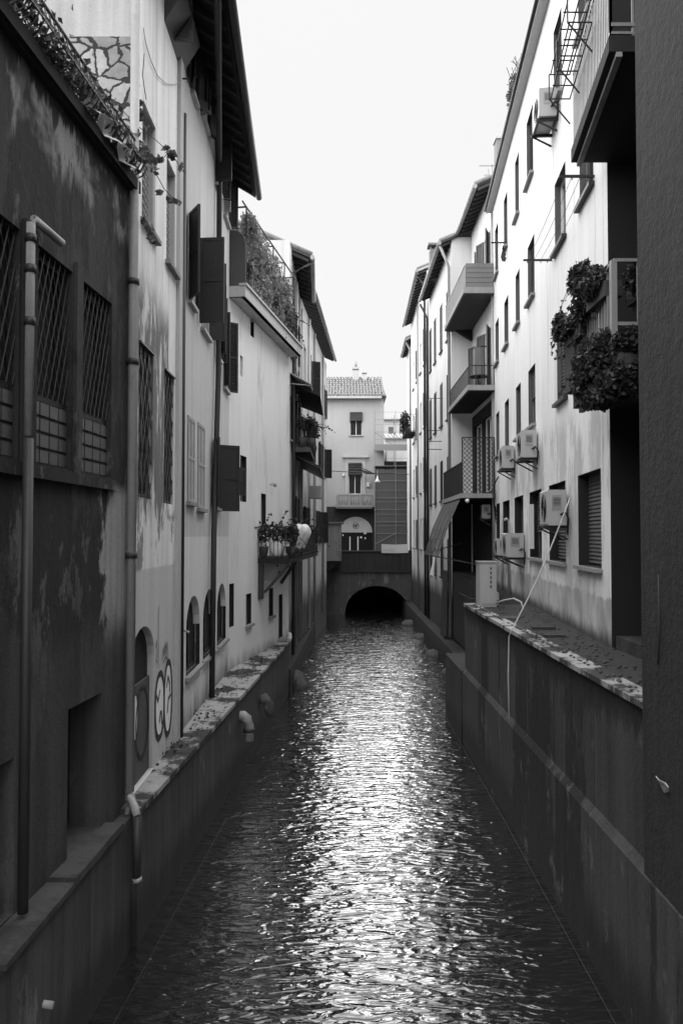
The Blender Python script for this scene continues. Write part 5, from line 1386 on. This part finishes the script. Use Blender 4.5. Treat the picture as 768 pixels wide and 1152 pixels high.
# H1 roof
ev = [at(521, 257, 26.6), at(536, 228, 24.0)]
m = MB(); ex = 3.98; m.prism([(ex, 10.25), (ex, 10.33), (7.5, 11.9), (7.5, 11.8)], IDF, 23.2, 27.0); rf = m.build('roof', 'soffit', H)
each('rafter', 'wood_old', rf, lambda m, y: m.bar((ex+.03, y, 10.2), (4.4, y, 10.38), .06, .08), frange(23.25, 27, .35))
m = MB(); y = 23.2
while y < 27: m.tube([(ex-.04, y+.1, 10.37), (7.4, y+.1, 11.93)], .085, 6); y += .2
m.build('tiles', 'tile_pale', rf)
m = MB(); m.tube([(ex-.06, 23.2, 10.28), (ex-.06, 27.0, 10.28)], .07, 8); m.tube([(ex-.06, 27.0, 10.28), (3.45, 27.0, 10.1)], .06, 8); m.build('gutter', 'pipe_grey', H)
m = MB(); q = at(557.5, 156, 24.6); m.box(q.x, q.x+.32, 24.5, 24.9, 10.5, q.z-.05); ch = m.build('chimney', 'plaster_shabby', rf)
m = MB(); m.box(q.x-.04, q.x+.36, 24.46, 24.94, q.z-.048, q.z+.03); m.build('cap', 'stone_white', rf)
# roof plants
m = MB(); q = WF.P(WF.s(583), -.1, FZ+.1)
m.box(q.x-.1, q.x+.15, q.y-.5, q.y+.5, FZ+.1, FZ+.35); pt = m.build('planter', 'terracotta'); tag(pt, 'wiry shrub in a planter on the roof edge of the white house', 'planter')
m = MB(); foliage(m, ball(q+Vector((-.1, 0, .65)), (.22, .5, .5)), 300, .1, 400); m.build('foliage', 'leaf_mid', pt)
m = MB()
for k in range(16):
    p_ = q+Vector((rnd.uniform(-.1, .1), rnd.uniform(-.4, .4), .3)); m.tube([p_, p_+Vector((rnd.uniform(-.2, .1), rnd.uniform(-.2, .2), .6)), p_+Vector((rnd.uniform(-.35, .1), rnd.uniform(-.4, .3), 1.05))], .008, 4)
m.build('stems', 'twig', pt)
m = MB(); q = at(556, 190, 25.5)
for k in range(5): m.bar((q.x-.15+.1*k, 25.5, 10.6), (q.x-.2+.12*k, 25.5, q.z+.15*(k % 3)), .02)
m.bar((q.x-.5, 25.5, q.z+.1), (q.x+.2, 25.5, q.z+.1), .02); m.bar((q.x-.35, 25.5, q.z-.2), (q.x+.1, 25.5, q.z-.2), .015)
tag(m.build('antenna', 'iron_light'), 'thin television antenna on the roof behind the far end of the white house', 'antenna')

# ================================================================== HOUSE I, J, K
WI = Wall((3.74, 27.02), (3.72, 34.0), -1)
I_ = empty('townhouse', (5, 30, -3.5), 'slim white house with louvred shutters beyond the balcony bay', 'house', 'houses along the right bank')
oi = []
for z, h in ((6.9, 1.75), (4.1, 1.6), (1.3, 1.5), (-1.5, 1.4)):
    for s in (.55, 2.4, 4.3, 5.9): oi.append(dict(s0=s, s1=s+.65, z0=z, z1=z+h, depth=.12))
m = MB(); facade(m, WI, 0, WI.len, -5.2, 10.2, oi, back=5, near=True); m.build('wall', 'plaster_white_far', I_)
m = MB(); m.box(3.73, 4.37, 26.972, 27.0, -3.45, 1.15); m.build('shade_panel', 'plaster_dark', I_)  # dark panel standing in for the shade beneath the awning
for k, o in enumerate(oi):
    f = window(I_, WI, o, 'dark', sill='iron')
    q = MB(); m_ = (o['s0']+o['s1'])/2
    for (x0, x1) in ((o['s0']+.01, m_-.005), (m_+.005, o['s1']-.01)):
        q.box(x0, x0+.04, -.03, .02, o['z0']+.01, o['z1']-.01, WI.P); q.box(x1-.04, x1, -.03, .02, o['z0']+.01, o['z1']-.01, WI.P); slats(q, WI.P, x0+.04, x1-.04, o['z0']+.02, o['z1']-.02, .09, -.02, .03)
    q.build('shutter', 'shutter_mid' if k % 3 else 'shutter_dark', f)
def eave(root, W, s0, s1, z, out, soff, name='roof', til='tile_pale'):
    m = MB(); m.prism([(out, z), (out, z+.08), (-3, z+1.5), (-3, z+1.4)], lambda x, y, zz: W.P(y, x, zz), s0, s1); rf = m.build('roof', soff, root)
    each('rafter', 'wood_old', rf, lambda m, y: m.bar(W.P(y, out-.03, z-.05), W.P(y, .0, z-.05+out*.42), .06, .08), frange(s0+.1, s1, .45))
    m = MB(); y = s0
    while y < s1: m.tube([W.P(y+.1, out+.03, z+.12), W.P(y+.1, -2.9, z+1.5)], .085, 6); y += .2
    m.build('tiles', til, rf)
    m = MB(); m.tube([W.P(s0, out+.05, z+.02), W.P(s1, out+.05, z+.02)], .07, 8); m.build('gutter', 'pipe_grey', root)
    return rf
eave(I_, WI, -.1, 6.6, 9.95, .36, 'wood_old')
pipe('drainpipe', '', [WI.P(.02, .38, 9.9), WI.P(.06, .08, 9.2), WI.P(.06, .08, -3.4)], .05, 'pipe_grey', root=I_)
pipe('drainpipe', '', [WI.P(6.9, .36, 9.9), WI.P(6.9, .07, 9.3), WI.P(6.9, .07, -3.4)], .05, 'pipe_dark', root=I_)
m = MB(); q = at(481, 281, 31); m.box(3.45, 3.85, 30.9, 31.3, 10.0, q.z); m.box(3.38, 3.92, 30.82, 31.38, q.z+.14, q.z+.22)
for a in (3.47, 3.62, 3.78): m.box(a, a+.05, 30.95, 31.25, q.z, q.z+.14)
m.build('chimney', 'brown_panel', rf if False else I_)
m = MB(); p = at(489, 418, 29.5)
for z in (3.9, 3.5, 3.2): m.bar((3.70, 29.5, z), (3.2, 29.5, z), .025)
m.bar((3.2, 29.5, 3.1), (3.2, 29.5, 5.1), .02); m.bar((3.2, 29.5, 5.1), (3.72, 29.5, 5.1), .02); m.bar((3.2, 30.6, 5.1), (3.2, 29.5, 5.1), .015)
tag(m.build('clothes_airer', 'iron'), 'thin metal drying frame fixed outside the slim white house', 'drying frame')

WJ = Wall((3.66, 34.02), (3.76, 43.0), -1)
J = empty('townhouse', (5, 38, -3.5), 'white house with a long pale eave reaching to the bridge on the right', 'house', 'houses along the right bank')
oj = []
for z in (7.6, 4.8, 2.0, -.6):
    for s in (.8, 2.8, 4.8, 6.9): oj.append(dict(s0=s, s1=s+.7, z0=z, z1=z+1.4, depth=.15))
m = MB(); facade(m, WJ, 0, WJ.len, -5.2, 11.4, oj, back=5); m.build('wall', 'plaster_white_far', J)
for k, o in enumerate(oj):
    f = window(J, WJ, o, 'dark', sill='sill_stone')
    if k % 2 == 0: leafpanel(f, WJ, o['s0'], .02, 160, .33, o['z0'], o['z1'], 'pipe_grey')
eave(J, WJ, -.05, 9.0, 11.35, .38, 'stone_white')
pipe('drainpipe', '', [WJ.P(.3, .36, 11.3), WJ.P(.3, .08, 10.8), WJ.P(.3, .08, -3.4)], .05, 'pipe_dark', root=J)
pipe('drainpipe', '', [WJ.P(3.9, .08, 11.0), WJ.P(3.9, .08, -3.4)], .04, 'pipe_grey', root=J)
m = MB(); z = 5.05; m.box(3.15, 3.68, 39.2, 41.4, z, z+.1); b = m.build('balcony', 'soffit', J); m = MB(); rail(m, [(3.65, 39.22, 0), (3.17, 39.22, 0), (3.17, 41.38, 0)], z+.1, z+.95, .12, .02, .03); m.build('railing', 'iron', b)
m = MB(); m.box(3.2, 3.4, 39.4, 41.2, z+.102, z+.3); pt = m.build('planter', 'terracotta'); tag(pt, 'long planter full of dark foliage on the farthest right balcony', 'planter')
m = MB(); foliage(m, ball((3.2, 40.3, z+.7), (.3, 1.0, .6)), 500, .12, 500); m.build('foliage', 'leaf_dark', pt)
WK = Wall((3.85, 43.4), (3.9, 47.6), -1)
K = empty('townhouse', (5, 46, -1.75), 'narrow house end with a small hooked gutter just past the bridge on the right', 'house', 'houses along the right bank')
m = MB(); facade(m, WK, 0, WK.len, -1.9, 10.9, [], back=4); m.build('wall', 'plaster_white_far', K)
eave(K, WK, -.05, 4.2, 10.7, .3, 'stone_white')
pipe('drainpipe', '', [WK.P(.3, .3, 10.7), WK.P(.3, .08, 10.2), WK.P(.3, .08, -1.7)], .06, 'pipe_grey', root=K)

# hanging white sheet, tarp and rubble below I
m = MB(); g = []
for j in range(10):
    row = []
    for i in range(6):
        t = j/9; row.append(Vector((3.55-.22*t-.05*math.sin(i*2.0+j*.4)+.28*(1-t)**2*.3, 29.2+i*.22*(1-.3*t), -.10-1.35*t)))
    g.append(row)
for j in range(9):
    for i in range(5): m.poly([g[j][i], g[j][i+1], g[j+1][i+1], g[j+1][i]])
sh_ = m.build('sheet', 'fabric_white'); tag(sh_, 'white sheet hung out low over the water below the slim white house', 'sheet')
m = MB()
for j in range(9):
    for i in range(5):
        q = [Vector((3.62-.012*k2-.04*math.sin(i2*2), 27.3+i2*.24, -1.2-.25*k2)) for (k2, i2) in ((j, i), (j, i+1), (j+1, i+1), (j+1, i))]; m.poly(q)
tag(m.build('tarpaulin', 'fabric_dark'), 'dark tarpaulin hanging down to the waterline below the white sheet', 'tarpaulin')
rr_ = random.Random(9); rl = ['jagged pale boulder on the right bank footing, nearest the awning', 'squat boulder in the middle of the right bank rubble', 'upright boulder beside the bridge arch on the right', 'low dark boulder farthest along the right bank rubble']
for k, (x, y, r) in enumerate(((3.15, 24.5, .3), (3.1, 28.2, .35), (3.1, 38, .4), (3.15, 33, .35))):
    m = MB(); m.blob((x+.15, y, -4.2), (r, r*1.3, r*.6), 40+k, 12); tag(m.build('boulder', 'stone_rock'), rl[k], 'boulder', 'boulders on the right bank')
# small frame by the landing ledge
m = MB(); m.tube([(2.62, 16.9, -2.75), (2.62, 16.9, -2.42), (2.66, 16.9, -2.38), (2.95, 16.9, -2.38), (2.99, 16.9, -2.42), (2.99, 16.9, -2.75)], .02, 6)
tag(m.build('handrail', 'scaffold'), 'small white tubular hoop on the low landing ledge', 'handrail')
# bent pipes on the left quay
z = WQ.z(281, 806)
s = WQ.s(277, .10)
pipe('outflow_pipe', 'fat pale elbow pipe coming out of the left quay wall', [WQ.P(s, -.05, WQ.z(277, 806, .1)+.02), WQ.P(s, .06, WQ.z(277, 806, .1)+.03), WQ.P(s, .13, WQ.z(277, 806, .1)-.03), WQ.P(s, .16, WQ.z(277, 806, .1)-.13), WQ.P(s, .16, WQ.z(277, 832, .1))], .085, 'pipe_grey', cat='pipe', collars=[WQ.P(s, .16, WQ.z(277, 820, .1))])
s = WQ.s(298, .10); z = WQ.z(296, 790, .1)
m = MB(); m.tube([WQ.P(s, .0, z), WQ.P(s, .1, z+.04), WQ.P(s, .18, z-.05), WQ.P(s, .19, z-.2), WQ.P(s, .21, z-.34)], .09, 8, rs=[.09, .12, .11, .1, .02]); tag(m.build('pipe_wrap', 'net_dark'), 'dark wrapped pipe end hanging off the left quay beyond the fat elbow pipe', 'pipe')
# thin mooring lines at the water's edge
m = MB(); m.tube([at(511, 793, 19.5)*1, (2.40, 12, WATER+.02), (2.33, 6.6, WATER+.02)][1:], .007, 5); m2 = None
m = MB(); m.tube([(2.40, 19.2, WATER+.03), (2.39, 12, WATER+.02), (2.34, 6.5, WATER+.02)], .003, 5); tag(m.build('rope', 'iron_wall'), 'thin rope floating along the foot of the right quay wall', 'rope')
m = MB(); m.tube([(-1.70, 12, WATER+.02), (-1.95, 7, WATER+.02), (-2.0, 6, WATER+.02)], .0022, 5); tag(m.build('rope', 'iron_wall'), 'thin rope floating along the foot of the left quay wall', 'rope')

# ================================================================== camera, light
cam = bpy.data.cameras.new('camera'); co = bpy.data.objects.new('camera', cam); COL.objects.link(co)
cam.sensor_fit = 'VERTICAL'; cam.sensor_height = 36; cam.lens = 36*FOC/1152; cam.clip_end = 2000; cam.clip_start = .05
co.location = (0, 0, 0); co.rotation_euler = (R(90)+PITCH, 0, 0); scene.camera = co

EL, AZ = 76.0, -65.0      # elevation of dome fill and sky; azimuth from +Y, negative = to the left
sd = Vector((math.sin(R(AZ))*math.cos(R(EL)), math.cos(R(AZ))*math.cos(R(EL)), math.sin(R(EL))))
dome_fill = bpy.data.lights.new('dome_fill', 'SUN'); dome_fill.energy = 1.5; dome_fill.angle = R(168); dome_fill.color = (1, 1, 1)  # very wide lamp added as unseen dome fill for the overcast sky
so = bpy.data.objects.new('dome_fill', dome_fill); COL.objects.link(so); so.rotation_euler = (-sd).to_track_quat('-Z', 'Y').to_euler(); so.location = (-10, 10, 30)
w = bpy.data.worlds.new('World'); scene.world = w; w.use_nodes = True
nt = w.node_tree; nt.nodes.clear()
sky = nt.nodes.new('ShaderNodeTexSky'); sky.sky_type = 'NISHITA'; sky.sun_disc = False; sky.sun_elevation = R(EL); sky.sun_rotation = R(AZ); sky.dust_density = 5; sky.air_density = 1.5
bw = nt.nodes.new('ShaderNodeRGBToBW'); mx = nt.nodes.new('ShaderNodeMix'); mx.data_type = 'FLOAT'; mx.inputs[0].default_value = .05
bg = nt.nodes.new('ShaderNodeBackground'); ow = nt.nodes.new('ShaderNodeOutputWorld')
nt.links.new(sky.outputs[0], bw.inputs[0]); nt.links.new(bw.outputs[0], mx.inputs[3]); mx.inputs[2].default_value = 2.85
nt.links.new(mx.outputs[0], bg.inputs['Color']); bg.inputs['Strength'].default_value = .05; nt.links.new(bg.outputs[0], ow.inputs['Surface'])
vs = scene.view_settings; vs.view_transform = 'Standard'; vs.look = 'None'; vs.exposure = 2.7; vs.gamma = 1.0
scene.cycles.max_bounces = 6; scene.cycles.diffuse_bounces = 3; scene.cycles.glossy_bounces = 3
scene.cycles.use_denoising = True
